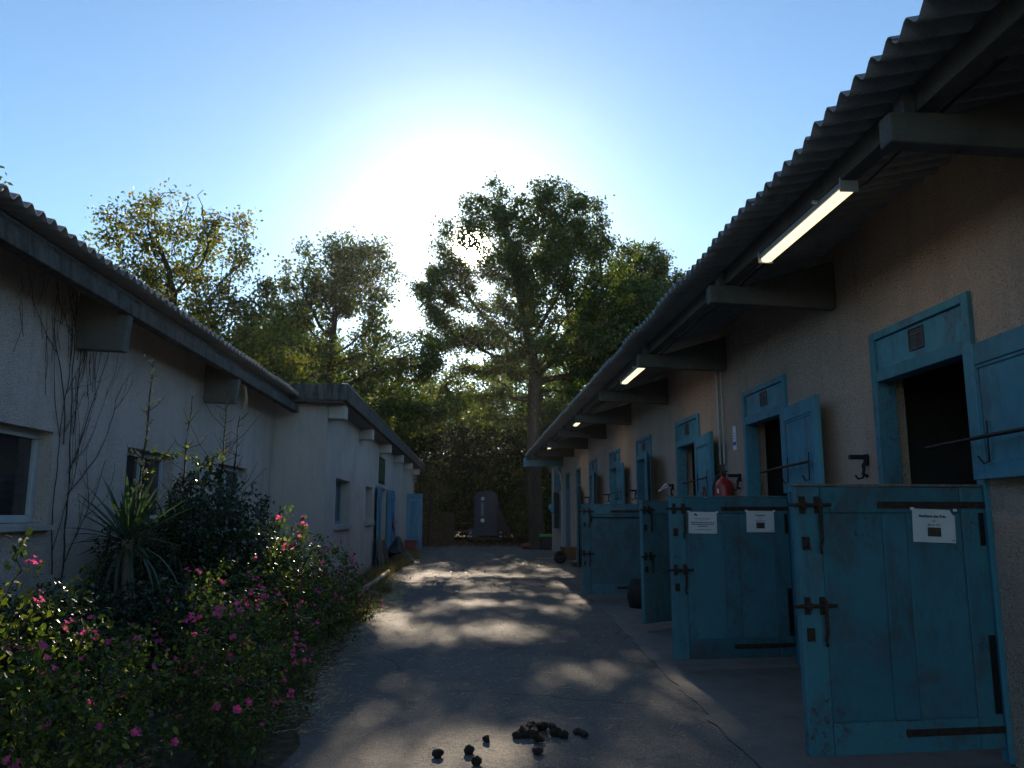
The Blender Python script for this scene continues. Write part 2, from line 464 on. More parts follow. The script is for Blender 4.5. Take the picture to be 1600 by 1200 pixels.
def mat_picture(name, a, b, c, scale):
    t = NT(name)
    n1 = t.noise(t.pos, scale, 5, 0.7, 0.6)
    col = t.ramp(n1, [(0.35, a), (0.52, b), (0.68, c)])
    return t.set(col, 0.45)
M['photo_forest'] = mat_picture('forest_banner_print', (0.02, 0.025, 0.02), (0.06, 0.09, 0.03), (0.22, 0.24, 0.10), 5)
M['photo_horse'] = mat_picture('small_photo_print', (0.03, 0.03, 0.03), (0.06, 0.045, 0.03), (0.12, 0.10, 0.08), 26)

# ================================================================== SETTING
def sheet(name, poly, z, mat, sub=None):
    mb = MB(); mb.add([(x, y, z) for x, y in poly], [tuple(range(len(poly)))])
    o = mb.build(name, mat)
    return tag(o, kind='structure')

sheet('ground', [(-400, -60), (400, -60), (400, 700), (-400, 700)], 0.0, M['soil'])
def jitter_edge(pts, n=10, amp=0.05):
    out = []
    for i in range(len(pts) - 1):
        a, b = pts[i], pts[i + 1]
        for k in range(n):
            t = k / n
            out.append((a[0] + (b[0] - a[0]) * t + rnd.uniform(-amp, amp), a[1] + (b[1] - a[1]) * t))
    out.append(pts[-1]); return out
left_edge = jitter_edge([(-0.95, -6), (-0.98, 4), (-1.25, 7.0), (-1.45, 11), (-1.55, 15), (-1.95, 19), (-1.75, 26), (-2.1, 34), (-2.4, 41)], 12, 0.06)
right_edge = jitter_edge([(1.60, -6), (1.60, 5), (1.72, 7), (1.85, 10), (2.0, 14), (2.2, 22), (2.4, 32), (3.2, 41)], 14, 0.03)
mb = MB()
vs = [(x, y, 0.004) for x, y in left_edge] + [(x, y, 0.004) for x, y in right_edge[::-1]]
mb.add(vs, [tuple(range(len(vs)))[::-1]])
tag(mb.build('alley_road', M['asphalt']), kind='structure')
mb = MB()
re2 = [(x + 0.001, y) for x, y in right_edge]
vs = [(x, y, 0.010) for x, y in re2] + [(9.5, 41, 0.010), (9.5, -6, 0.010)]
mb.add(vs, [tuple(range(len(vs)))[::-1]])
tag(mb.build('concrete_pavement', M['apron']), kind='structure')

# ================================================================== STABLE BUILDING (right)
WX = 3.05          # wall plane
TH = 0.22          # wall thickness
BAY = 2.93
STALLS = [4.62, 7.55, 10.58, 13.50, 16.45, 19.55]     # near jamb of each stall opening
OW = 1.24          # opening width
DOORZ = 2.76
stable = tag(empty('stable_building', (WX, 4.6, 0)), 'long low stable block with pink-beige roughcast wall and row of blue half doors', 'building')
SX, SY = WX, 4.6
def S(mb, name, mat, bevel=0, parent=None):
    """build in world coordinates, parented to the stable"""
    return mb.build(name, mat, parent or stable, (-SX, -SY, 0), bevel=bevel)
DOOR7 = (22.55, 0.95); DOOR8 = (25.2, 0.95); WIN9 = (28.3, 1.2, 0.95, 2.15)
Y0, Y1 = -3.0, 31.0
WT = 3.70
wall = MB()
ops = [(y, y + OW, 0.0, DOORZ) for y in STALLS] + [(DOOR7[0], DOOR7[0] + DOOR7[1], 0, 2.72), (DOOR8[0], DOOR8[0] + DOOR8[1], 0, 2.72), (WIN9[0], WIN9[0] + WIN9[1], WIN9[2], WIN9[3]), (1.55, 1.55 + OW, 0, DOORZ)]
ops.sort()
y = Y0
for a, b, z0, z1 in ops:
    wall.box(WX, WX + TH, y, a, 0, WT)
    wall.box(WX, WX + TH, a, b, z1, WT)
    if z0 > 0: wall.box(WX, WX + TH, a, b, 0, z0)
    y = b
wall.box(WX, WX + TH, y, Y1, 0, WT)
S(wall, 'wall', M['wall_right'])
w2 = MB()
w2.box(WX + TH, 6.6, Y1 - TH, Y1, 0, 4.2); w2.box(WX + TH, 6.6, Y0, Y0 + TH, 0, 4.2)
w2.box(6.6, 6.8, Y0, Y1, 0, 4.3)
S(w2, 'rear_wall', M['wall_right'])
for k in range(-1, 9):
    yy = 3.55 + BAY * k
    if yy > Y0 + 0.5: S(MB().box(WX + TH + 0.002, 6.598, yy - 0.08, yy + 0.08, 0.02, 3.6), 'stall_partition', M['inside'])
# corrugated roof sheets
PITCH = 0.152; AMP = 0.030
EX, EZ = 1.80, 3.41; SLOPE = 0.20
def corr_sheet(nw, length, sgn, seg=8):
    """nw waves wide along y, running up the slope away from the eave at the origin; sgn=+1 up towards +x"""
    n = nw * seg
    V = []; Fq = []
    for j, s in enumerate((0.0, length)):
        for i in range(n + 1):
            yy = i / seg * PITCH
            zz = AMP * math.sin(i / seg * math.tau)
            V.append((sgn * s, yy, s * SLOPE + zz))
    top = len(V)
    V += [(x, yv, z + 0.008) for x, yv, z in V]
    for i in range(n):
        a, b, c, d = i, i + 1, n + 1 + i + 1, n + 1 + i
        Fq.append((a, b, c, d)); Fq.append((top + a, top + d, top + c, top + b))
        Fq.append((a, top + a, top + b, b)); Fq.append((d, c, top + c, top + d))
    Fq.append((0, n + 1, top + n + 1, top)); Fq.append((n, top + n, top + 2 * n + 1, 2 * n + 1))
    me = np_mesh('roof_sheet', np.array(V), np.array(Fq), M['fibre'], True)
    return me
sh = corr_sheet(6, 5.3, 1)
k = 0
yy = Y0 - 0.3
while yy < 27.0:
    o = link('roof_sheet', sh, stable, (EX - SX + rnd.uniform(-0.012, 0.012), yy - SY, EZ + (0.009 if k % 2 else 0) + rnd.uniform(-0.003, 0.003)))
    yy += PITCH * 6; k += 1
while yy < 31.2:
    o = link('roof_sheet', sh, stable, (WX - 0.35 - SX, yy - SY, EZ + (WX - 0.35 - EX) * SLOPE + (0.009 if k % 2 else 0)))
    yy += PITCH * 6; k += 1
# eave beam, in lengths, one per bay, and the projecting brackets
BX = 2.02
for k in range(-2, 9):
    yb = 3.52 + BAY * k
    z0 = 3.11
    br = MB()
    br.prism([(BX - 0.05, z0 + 0.04), (BX - 0.05, z0 + 0.19), (2.3, z0 + 0.197), (WX - 0.002, z0 + 0.42), (WX - 0.002, z0 + 0.0)], 'y', yb - 0.055, yb + 0.055)
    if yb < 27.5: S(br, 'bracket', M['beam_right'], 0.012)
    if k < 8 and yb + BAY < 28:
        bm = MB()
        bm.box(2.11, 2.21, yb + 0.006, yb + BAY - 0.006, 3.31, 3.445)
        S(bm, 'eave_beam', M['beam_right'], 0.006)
    gp = MB(); gp.box(BX + 0.03, BX + 0.088, yb - 0.045, yb + 0.045, z0 + 0.193, z0 + 0.30)
    if yb < 27.5: S(gp, 'gusset_plate', M['gusset'], 0.002)
# blue fascia boards at the end of the overhang
g = MB(); g.box(1.72, WX - 0.003, 26.9, 26.96, 3.0, 3.2); S(g, 'end_fascia', M['blue_teal'], 0.004)
g = MB(); g.box(1.74, 1.80, 26.97, 27.5, 3.02, 3.3); S(g, 'end_fascia', M['blue_teal'], 0.004)
for i in range(6):
    g = MB(); yb = 27.6 + i * 0.34
    g.box(WX - 0.05, WX - 0.022, yb, yb + 0.325, 2.2 - 0.01 * (i % 2), 3.05); S(g, 'board', M['blue_teal'], 0.003)

# --- stall frames
def jamb_set(y, parent, z1=2.76, w=OW):
    fr = []
    for (a, b) in ((y + 0.002, y + 0.07), (y + w - 0.07, y + w - 0.002)):
        m_ = MB(); m_.box(WX - 0.03, WX + 0.12, a, b, 0.015, z1 - 0.002)
        fr.append(S(m_, 'jamb', M['blue_frame'], 0.005, parent))
    return fr
def add_frame(y, w=OW, vent=True, z1=DOORZ, zt=2.38):
    f = MB(); f.box(WX - 0.028, WX + 0.11, y + 0.072, y + w - 0.072, z1 - 0.06, z1 - 0.003)
    fo = S(f, 'door_frame', M['blue_frame'], 0.004)
    def sub(mb, name, mat, bevel=0): return mb.build(name, mat, fo, (0, 0, 0), bevel=bevel)
    for (a, b) in ((y + 0.002, y + 0.07), (y + w - 0.07, y + w - 0.002)):
        sub(MB().box(WX - 0.03, WX + 0.12, a, b, 0.015, z1 - 0.002), 'jamb', M['blue_frame'], 0.005)
    sub(MB().box(WX - 0.005, WX + 0.035, y + 0.072, y + w - 0.072, zt + 0.09, z1 - 0.062), 'transom_panel', M['blue_frame'], 0.003)
    sub(MB().box(WX - 0.026, WX + 0.10, y + 0.072, y + w - 0.072, zt, zt + 0.088), 'lintel_rail', M['blue_frame'], 0.005)
    if vent:
        yc = y + w * 0.50; zc = zt + 0.22
        v = MB()
        for (ya, yb2, za, zb) in ((-0.09, 0.09, -0.075, -0.067), (-0.09, 0.09, 0.067, 0.075), (-0.09, -0.082, -0.067, 0.067), (0.082, 0.09, -0.067, 0.067), (-0.082, 0.082, 0.026, 0.033), (-0.016, -0.010, -0.067, 0.026)):
            v.box(WX - 0.018, WX - 0.0055, yc + ya, yc + yb2, zc + za, zc + zb)
        sub(v, 'vent_grille', M['gusset'])
        v = MB()
        v.box(WX - 0.0085, WX - 0.0055, yc - 0.082, yc + 0.082, zc - 0.067, zc + 0.067)
        for q in range(7): v.box(WX - 0.013, WX - 0.0085, yc - 0.08, yc + 0.08, zc - 0.062 + q * 0.018, zc - 0.056 + q * 0.018)
        sub(v, 'vent_louvre', M['vent_grey'])
    return fo
for y in STALLS: add_frame(y)
add_frame(1.55)

# --- lower leaves. local: x from hinge(0) to free edge(-LW), face towards -y, z up
LW, LH, LT = 1.18, 1.465, 0.05
def bolt(parent, x, z, long=True, z_drop=0.2):
    b = MB()
    b.tube([(x - 0.04, -0.024, z), (x + 0.21, -0.024, z)], 0.011, 8)
    for dx in (0.045, 0.135):
        b.box(x + dx - 0.016, x + dx + 0.016, -0.014, -0.0005, z - 0.048, z + 0.048)
        b.box(x + dx - 0.014, x + dx + 0.014, -0.038, -0.014, z - 0.02, z + 0.02)
    b.box(x + 0.125, x + 0.146, -0.048, -0.039, z - z_drop, z + 0.03)
    b.tube([(x + 0.135, -0.045, z - z_drop), (x + 0.115, -0.06, z - z_drop - 0.04), (x + 0.125, -0.05, z - z_drop - 0.07)], 0.011, 6)
    b.box(x + 0.035, x + 0.075, -0.02, -0.0005, z - z_drop - 0.05, z - z_drop + 0.02)
    return b.build('bolt', M['rust'], parent, (0, -LT, 0), bevel=0.002)
def lower_leaf(y_h, ang, mat, variant=0, label=None, x_h=WX - 0.035):
    root = MB()
    root.box(-LW + 0.006, -0.006, -LT + 0.013, -0.006, 0.03, LH - 0.03)
    o = root.build('lower_door_leaf', mat, stable, (x_h - SX, y_h - SY, 0.095), (0, 0, ang))
    if label: o['label'] = label
    def sub(mb, name, m_, bevel=0.004): return mb.build(name, m_, o, bevel=bevel)
    f0 = -LT
    stw = 0.15
    sub(MB().box(-LW, -LW + stw, f0, 0, 0, LH), 'stile', mat, 0.007)
    sub(MB().box(-stw, 0, f0, 0, 0, LH), 'stile', mat, 0.007)
    sub(MB().box(-LW + stw + 0.003, -stw - 0.003, f0 + 0.0015, 0, LH - 0.15, LH - 0.002), 'rail', mat, 0.006)
    sub(MB().box(-LW + stw + 0.003, -stw - 0.003, f0 + 0.0015, 0, 0.0, 0.17), 'rail', mat, 0.006)
    if variant != 2:
        mid = -LW * 0.49
        sub(MB().box(mid - 0.075, mid + 0.075, f0 + 0.003, 0, 0.173, LH - 0.153), 'stile', mat, 0.006)
        sub(MB().box(-LW + stw + 0.004, mid - 0.079, f0 + 0.009, -0.01, 0.175, LH - 0.155), 'panel', mat, 0.004)
        sub(MB().box(mid + 0.079, -stw - 0.004, f0 + 0.009, -0.01, 0.175, LH - 0.155), 'panel', mat, 0.004)
    else:
        sub(MB().box(-LW + stw + 0.004, -stw - 0.004, f0 + 0.010, -0.01, 0.175, LH - 0.155), 'panel', mat, 0.004)
        sub(MB().box(-LW + 0.17, -0.12, f0 - 0.012, f0 + 0.001, LH - 0.222, LH - 0.20), 'iron_bar', M['black_iron'], 0.002)
        sub(MB().box(-LW + 0.15, -LW + 0.175, f0 - 0.02, f0 + 0.001, LH - 0.29, LH - 0.17), 'iron_bar', M['black_iron'], 0.002)
    # iron edge strip on top and strap hinges
    sub(MB().box(-LW - 0.004, -0.0, f0 - 0.004, 0.004, LH + 0.0015, LH + 0.016), 'top_strip', M['blue_teal'] if variant else M['wood_grey'], 0.003)
    for zz, ln in ((LH - 0.105, 0.68), (0.105, 0.60)):
        h = MB(); h.box(-ln, 0.02, f0 - 0.008, f0 + 0.0008, zz - 0.019, zz + 0.019)
        h.tube([(0.022, f0 - 0.004, zz - 0.05), (0.022, f0 - 0.004, zz + 0.05)], 0.016, 8)
        for q in range(4): h.tube([(-0.08 - q * (ln - 0.12) / 3, f0 - 0.014, zz), (-0.08 - q * (ln - 0.12) / 3, f0 - 0.007, zz)], 0.011, 6)
        sub(h, 'strap_hinge', M['rust'], 0.002)
    sub(MB().box(-0.05, -0.008, f0 - 0.007, f0 + 0.0005, 0.19, 0.62), 'angle_iron', M['black_iron'], 0.002)
    sub(MB().box(-0.045, -0.012, f0 - 0.006, f0 + 0.0005, LH - 0.34, LH - 0.15), 'angle_iron', M['black_iron'], 0.002)
    bolt(o, -LW - 0.01, LH - 0.105)
    bolt(o, -LW - 0.01, 0.80 if variant != 2 else 0.66, z_drop=0.14)
    return o
lower_leaf(STALLS[0] + 0.07, rad(5), M['blue'], 0, 'wide open blue lower leaf nearest the camera')
lower_leaf(STALLS[1] + 0.12, rad(6), M['blue'], 1, 'open blue lower leaf carrying two paper notices')
lower_leaf(STALLS[2] + 0.05, rad(36), M['blue_teal'], 0, 'teal lower leaf turned partly edge on')
lower_leaf(STALLS[3] + 0.12, rad(1), M['blue'], 2, 'open blue lower leaf with one flat panel')
for y in STALLS[4:]: lower_leaf(y + 0.06, rad(-90), M['blue'], 1, x_h=WX + 0.01)
lower_leaf(1.55 + 0.06, rad(-90), M['blue'], 1, x_h=WX + 0.01)

# --- upper leaves. local: x from hinge (0) along +x, face -y;   z 0..UH
UW, UH = 1.02, 0.80
def upper_leaf(y_h, off, mat, rod=True):
    o = MB().box(0.006, UW - 0.006, -0.034, -0.004, 0.01, UH - 0.01).build('upper_door_leaf', mat, stable, (WX - 0.045 - SX, y_h - SY, 1.60), (0, 0, rad(-90) - off))
    def sub(mb, name, m_, bevel=0.004): return mb.build(name, m_, o, bevel=bevel)
    sub(MB().box(0, 0.12, -0.046, 0, 0, UH), 'stile', mat, 0.006)
    sub(MB().box(UW - 0.12, UW, -0.046, 0, 0, UH), 'stile', mat, 0.006)
    sub(MB().box(0.122, UW - 0.122, -0.045, 0, UH - 0.13, UH - 0.001), 'rail', mat, 0.006)
    sub(MB().box(0.122, UW - 0.122, -0.045, 0, 0.001, 0.10), 'rail', mat, 0.006)
    b = MB()
    for (x0, x1, z0, z1) in ((0.124, UW - 0.124, UH - 0.152, UH - 0.134), (0.124, 0.142, 0.104, UH - 0.154), (UW - 0.142, UW - 0.124, 0.104, UH - 0.154)):
        b.box(x0, x1, -0.042, -0.033, z0, z1)
    sub(b, 'moulding', mat, 0.002)
    if rod:
        r = MB(); r.tube([(-0.30, -0.16, 0.215), (0.3, -0.115, 0.235), (0.88, -0.08, 0.245)], 0.012, 8)
        sub(r, 'bar', M['black_iron'], 0)
        for x in (0.20, 0.80):
            h = MB(); h.tube([(x, -0.05, 0.33), (x, -0.055, 0.10), (x, -0.085, 0.085), (x - 0.03, -0.10, 0.13)], 0.006, 6)
            sub(h, 'hook', M['black_iron'], 0)
    return o
# outward direction: rotate about z so that +x local points to -Y, leaning towards -X by off
for i, (y, off) in enumerate(zip(STALLS, (4, 5, 5, 15, 4, 11))):
    upper_leaf(y + 0.0, rad(off), M['blue_frame'], i in (0, 1, 2, 4))

# --- narrow doors further on
def narrow_door(y, w, mat, ang):
    f = MB().box(WX - 0.02, WX + 0.1, y + 0.06, y + w - 0.06, 2.66, 2.716); fo = S(f, 'door_frame', M['blue_teal'], 0.004)
    for a, b in ((y + 0.002, y + 0.055), (y + w - 0.055, y + w - 0.002)):
        MB().box(WX - 0.022, WX + 0.11, a, b, 0.015, 2.718).build('jamb', M['blue_teal'], fo, bevel=0.004)
    MB().box(WX - 0.01, WX + 0.1, y + 0.06, y + w - 0.06, 2.2, 2.26).build('lintel_rail', M['blue_teal'], fo, bevel=0.004)
    MB().box(WX + 0.03, WX + 0.04, y + 0.06, y + w - 0.06, 2.262, 2.658).build('pane', M['glass_dark'], fo)
    d = MB().box(0, w - 0.13, -0.04, 0, 0.03, 2.19).build('full_door', mat, stable, (WX + (-0.05 if ang else 0.0) - SX, y + 0.06 - SY, 0), (0, 0, rad(-90) - ang if ang else rad(90)), bevel=0.004)
    pa = (-0.052, -0.0405) if ang else (0.0005, 0.012)
    for q in range(4):
        MB().box(0.02 + q * (w - 0.15) / 4, 0.014 + (q + 1) * (w - 0.15) / 4, *pa, 0.05, 2.17).build('plank', mat, d, bevel=0.003)
    MB().tube([(w - 0.2, 0.02, 1.05), (w - 0.2, 0.05, 1.05), (w - 0.3, 0.05, 1.05)], 0.01, 6).build('handle', M['black_iron'], d)
narrow_door(DOOR7[0], DOOR7[1], M['blue_teal'], rad(10))
narrow_door(DOOR8[0], DOOR8[1], M['blue_frame'], 0)
# far window with blue frame
wy, ww, wz0, wz1 = WIN9
wf = S(MB().box(WX + 0.08, WX + 0.12, wy + 0.05, wy + ww - 0.05, wz1 - 0.05, wz1 - 0.002), 'window', M['blue_teal'])
for a, b, c, d in ((wy + 0.002, wy + 0.05, wz0, wz1), (wy + ww - 0.05, wy + ww - 0.002, wz0, wz1), (wy + 0.052, wy + ww - 0.052, wz0, wz0 + 0.05), (wy + ww / 2 - 0.03, wy + ww / 2 + 0.03, wz0 + 0.052, wz1 - 0.052)):
    MB().box(WX + 0.07, WX + 0.12, a, b, c + 0.002, d - 0.002).build('frame_bar', M['blue_teal'], wf, bevel=0.003)
MB().box(WX + 0.095, WX + 0.1, wy + 0.05, wy + ww - 0.05, wz0 + 0.05, wz1 - 0.05).build('pane', M['glass_dark'], wf)
MB().box(WX - 0.10, WX + 0.10, wy - 0.05, wy + ww + 0.05, wz0 - 0.07, wz0 - 0.003).build('sill', M['sill'], wf, bevel=0.004)
for off_y, an in ((wy - 0.02, -22),):
    d = MB().box(0, 0.6, -0.03, 0, 0, 1.22).build('shutter', M['blue_teal'], stable, (WX - 0.02 - SX, off_y - SY, wz0 - 0.02), (0, 0, rad(-90 + an)), bevel=0.003)
# downpipe and conduits
for (y, z0, z1, r, m_) in ((9.66, 2.0, 3.42, 0.016, 'lamp_body'), (9.50, 2.0, 3.42, 0.012, 'lamp_body'), (27.15, 0.02, 2.55, 0.04, 'lamp_body')):
    S(MB().tube([(WX - 0.03, y, z0), (WX - 0.03, y, z1)], r, 8), 'pipe', M[m_])
S(MB().tube([(2.6, 27.15, 3.05), (2.85, 27.15, 2.9), (2.98, 27.15, 2.72), (WX - 0.04, 27.15, 2.52)], 0.045, 10), 'pipe', M['lamp_body'])

cb = MB()
pts = []
for k in range(60):
    yy_ = 3.0 + k * 0.4; pts.append((2.235, yy_, 3.30 + 0.012 * math.sin(k * 1.9) - 0.02 * (k % 7 == 3)))
cb.tube(pts, 0.008, 5)
S(cb, 'lamp_cable', M['rubber'])
for yy_ in (5.9, 11.6, 17.2):
    S(MB().box(2.212, 2.25, yy_, yy_ + 0.09, 3.32, 3.40), 'junction_box', M['lamp_body'], 0.004)

# ================================================================== LEFT BUILDING
LXW = -3.55
left = tag(empty('left_building', (LXW, 8, 0)), 'low grey roughcast building with corrugated roof and white windows behind the flower bed', 'building')
def Lb(mb, name, mat, bevel=0, parent=None):
    return mb.build(name, mat, parent or left, (-LXW, -8, 0) if parent is None else (0, 0, 0), bevel=bevel)
wins = [(5.35, 6.95, 1.33, 2.09), (8.42, 9.72, 1.33, 2.09), (11.4, 12.85, 1.33, 2.11)]
YL1 = 14.30
wall = MB(); y = -3.0
for a, b, z0, z1 in wins:
    wall.box(LXW - 0.28, LXW, y, a, 0, 3.56); wall.box(LXW - 0.28, LXW, a, b, z1, 3.56); wall.box(LXW - 0.28, LXW, a, b, 0, z0); y = b
wall.box(LXW - 0.28, LXW, y, YL1, 0, 3.56)
wall.box(-9, LXW - 0.28, -3.0, -2.75, 0, 4.2)
Lb(wall, 'wall', M['wall_left'])
Lb(MB().box(-9.2, -9, -3, 14.3, 0, 4.3), 'rear_wall', M['wall_left'])
for a, b, z0, z1 in wins:
    # the frame's own mesh is its head; sides, mullion, bottom rail, panes and sill are sub-parts
    xo = LXW - 0.17
    w = Lb(MB().box(xo, xo + 0.06, a + 0.003, b - 0.003, z1 - 0.065, z1 - 0.003), 'window', M['white_pvc'], 0.004)
    def sub(mb, name, m_, bevel=0.004): return mb.build(name, m_, w, bevel=bevel)
    for c, d in ((a + 0.003, a + 0.065), (b - 0.065, b - 0.003), ((a + b) / 2 - 0.045, (a + b) / 2 + 0.045)):
        sub(MB().box(xo, xo + 0.06, c, d, z0 + 0.067, z1 - 0.067), 'frame_bar', M['white_pvc'])
    sub(MB().box(xo, xo + 0.06, a + 0.003, b - 0.003, z0 + 0.003, z0 + 0.065), 'frame_bar', M['white_pvc'])
    for c, d in ((a + 0.067, (a + b) / 2 - 0.047), ((a + b) / 2 + 0.047, b - 0.067)):
        sub(MB().box(xo + 0.02, xo + 0.028, c, d, z0 + 0.067, z1 - 0.067), 'pane', M['glass_dark'], 0)
        sub(MB().box(xo - 0.07, xo - 0.06, c, d - 0.02, z0 + 0.067, z0 + 0.36), 'curtain', M['wall_left'], 0)
    sub(MB().prism([(LXW - 0.10, z0 - 0.05), (LXW - 0.10, z0 - 0.004), (LXW + 0.06, z0 - 0.018), (LXW + 0.06, z0 - 0.06)], 'y', a - 0.04, b + 0.04), 'window_sill', M['sill'])
# roof
LEX, LEZ = -3.02, 3.455
shl = corr_sheet(6, 6.2, -1)
yy = -3.2; k = 0
while yy < 13.7:
    link('roof_sheet', shl, left, (LEX - LXW + rnd.uniform(-0.012, 0.012), yy - 8, LEZ + (0.009 if k % 2 else 0)))
    yy += PITCH * 6; k += 1
for k in range(6):
    ya = -3.0 + 3.45 * k + 0.0
    yb = min(ya + 3.44, 14.28)
    if ya < 14:
        Lb(MB().prism([(-3.20, 3.18), (-3.20, 3.40), (-3.17, 3.40), (-3.165, 3.325), (-3.10, 3.32), (-3.085, 3.18)], 'y', ya, yb), 'fascia_beam', M['beam'], 0.008)
        Lb(MB().box(LXW + 0.002, -3.203, ya, yb, 3.395, 3.43), 'soffit_panel', M['fibre'])
for yb in (0.2, 3.7, 7.16, 10.6):
    Lb(MB().prism([(LXW - 0.002 + 0.003, 2.86), (LXW + 0.002, 3.39), (-3.205, 3.39), (-3.205, 3.177), (-3.10, 3.177), (-3.13, 2.84)], 'y', yb, yb + 0.11), 'bracket', M['beam_right'], 0.01)

# ================================================================== ANNEX (far left)
AX = -2.6
annex = tag(empty('annex_building', (AX, 14.35, 0)), 'flat-roofed pale roughcast annex with pale blue shutters at end of left building', 'building')
def Ab(mb, name, mat, bevel=0): return mb.build(name, mat, annex, (-AX, -14.35, 0), bevel=bevel)
aw = [(15.5, 17.3, 1.21, 2.09), (19.8, 21.2, 1.24, 2.09), (26.1, 27.3, 1.2, 2.13)]
aops = sorted([(a, b, z0, z1) for a, b, z0, z1 in aw] + [(23.08, 24.5, 0, 2.15)])
wall = MB(); y = 14.35
for a, b, z0, z1 in aops:
    wall.box(AX - 0.3, AX, y, a, 0, 3.36); wall.box(AX - 0.3, AX, a, b, z1, 3.36)
    if z0: wall.box(AX - 0.3, AX, a, b, 0, z0)
    y = b
wall.box(AX - 0.3, AX, y, 37.5, 0, 3.36)
wall.box(-3.9, AX - 0.3, 14.35, 14.65, 0, 3.36)
wall.box(-8.5, AX - 0.3, 37.2, 37.5, 0, 3.36)
Ab(wall, 'wall', M['wall_annex'])
Ab(MB().box(-8.7, -8.5, 14.35, 37.5, 0, 3.36), 'rear_wall', M['wall_annex'])
Ab(MB().box(-3.9, -2.66, 14.30, 37.6, 3.365, 3.40).box(-8.7, -3.9, 14.65, 37.6, 3.365, 3.40), 'roof_slab', M['beam'])
Ab(MB().box(-8.7, -2.32, 14.36, 37.6, 3.405, 3.60), 'roof_covering', M['fibre'])
Ab(MB().box(-3.46, -2.21, 13.95, 14.03, 3.37, 3.66), 'fascia', M['beam'], 0.01)
for i in range(8):
    ya = 14.034 + i * 2.95; Ab(MB().box(-2.29, -2.21, ya, ya + 2.944, 3.37, 3.66), 'fascia', M['beam'], 0.01)
Ab(MB().box(-2.305, -2.2, 14.0, 37.7, 3.663, 3.675), 'metal_flashing', M['flash'])
Ab(MB().box(-2.9, -2.292, 14.034, 37.6, 3.345, 3.362), 'soffit', M['bracket'])
for yb in (14.40, 18.4, 22.5, 26.6, 30.7, 34.8):
    Ab(MB().box(-2.597, -2.30, yb, yb + 0.36, 3.10, 3.342), 'bracket', M['wall_annex'], 0.012)
for a, b, z0, z1 in aw:
    xo = AX - 0.24
    w = Ab(MB().box(xo, xo + 0.05, a + 0.003, b - 0.003, z1 - 0.06, z1 - 0.003), 'window', M['blue_shut'], 0.003)
    for c, d in ((a + 0.003, a + 0.06), (b - 0.06, b - 0.003), ((a + b) / 2 - 0.03, (a + b) / 2 + 0.03)):
        MB().box(xo, xo + 0.05, c, d, z0 + 0.062, z1 - 0.062).build('frame_bar', M['blue_shut'], w, bevel=0.003)
    MB().box(xo, xo + 0.05, a + 0.003, b - 0.003, z0 + 0.003, z0 + 0.06).build('frame_bar', M['blue_shut'], w, bevel=0.003)
    MB().box(xo + 0.02, xo + 0.025, a + 0.06, b - 0.06, z0 + 0.06, z1 - 0.06).build('pane', M['glass_dark'], w)
    MB().box(AX - 0.18, AX + 0.07, a - 0.06, b + 0.06, z0 - 0.10, z0 - 0.003).build('window_sill', M['sill'], w, bevel=0.005)
def shutter(y, ang, w, h, z0, side=-1, name='shutter', mat=None):
    mat = mat or M['blue_shut']
    s = MB().box(0.004, w - 0.004, -0.012, -0.002, 0.004, h - 0.004).build(name, mat, annex, (0.03, y - 14.35, z0), (0, 0, ang))
    n = max(3, round(w / 0.14))
    for q in range(n):
        MB().box(q * w / n + 0.002, (q + 1) * w / n - 0.002, -0.03, 0.0, 0, h - 0.002 * (q % 2)).build('plank', mat, s, bevel=0.003)
    for zz in (0.22, h - 0.30):
        MB().box(0.02, w - 0.02, *((-0.055, -0.031) if side < 0 else (0.001, 0.025)), zz, zz + 0.11).build('batten', mat, s, bevel=0.003)
    MB().prism([(0.05, 0.34), (0.14, 0.34), (w - 0.05, h - 0.31), (w - 0.14, h - 0.31)], 'y', *((-0.053, -0.031) if side < 0 else (0.001, 0.023))).build('brace', mat, s, bevel=0.002)
    return s
shutter(23.05, rad(-90 + 3), 1.5, 2.12, 0.04, 1)
shutter(24.55, rad(90 - 3), 1.4, 2.1, 0.04, -1)
shutter(31.9, rad(-4), 0.62, 2.15, 0.06)
# door behind the shutters
dd = Ab(MB().box(AX - 0.2, AX - 0.16, 23.10, 24.48, 0.02, 2.14), 'door', M['wood_brown'], 0.004)
MB().tube([(AX - 0.155, 24.3, 1.05), (AX - 0.11, 24.3, 1.05), (AX - 0.11, 24.2, 1.05)], 0.01, 6).build('handle', M['black_iron'], dd)
dd.children[0].location = (0, 0, 0)

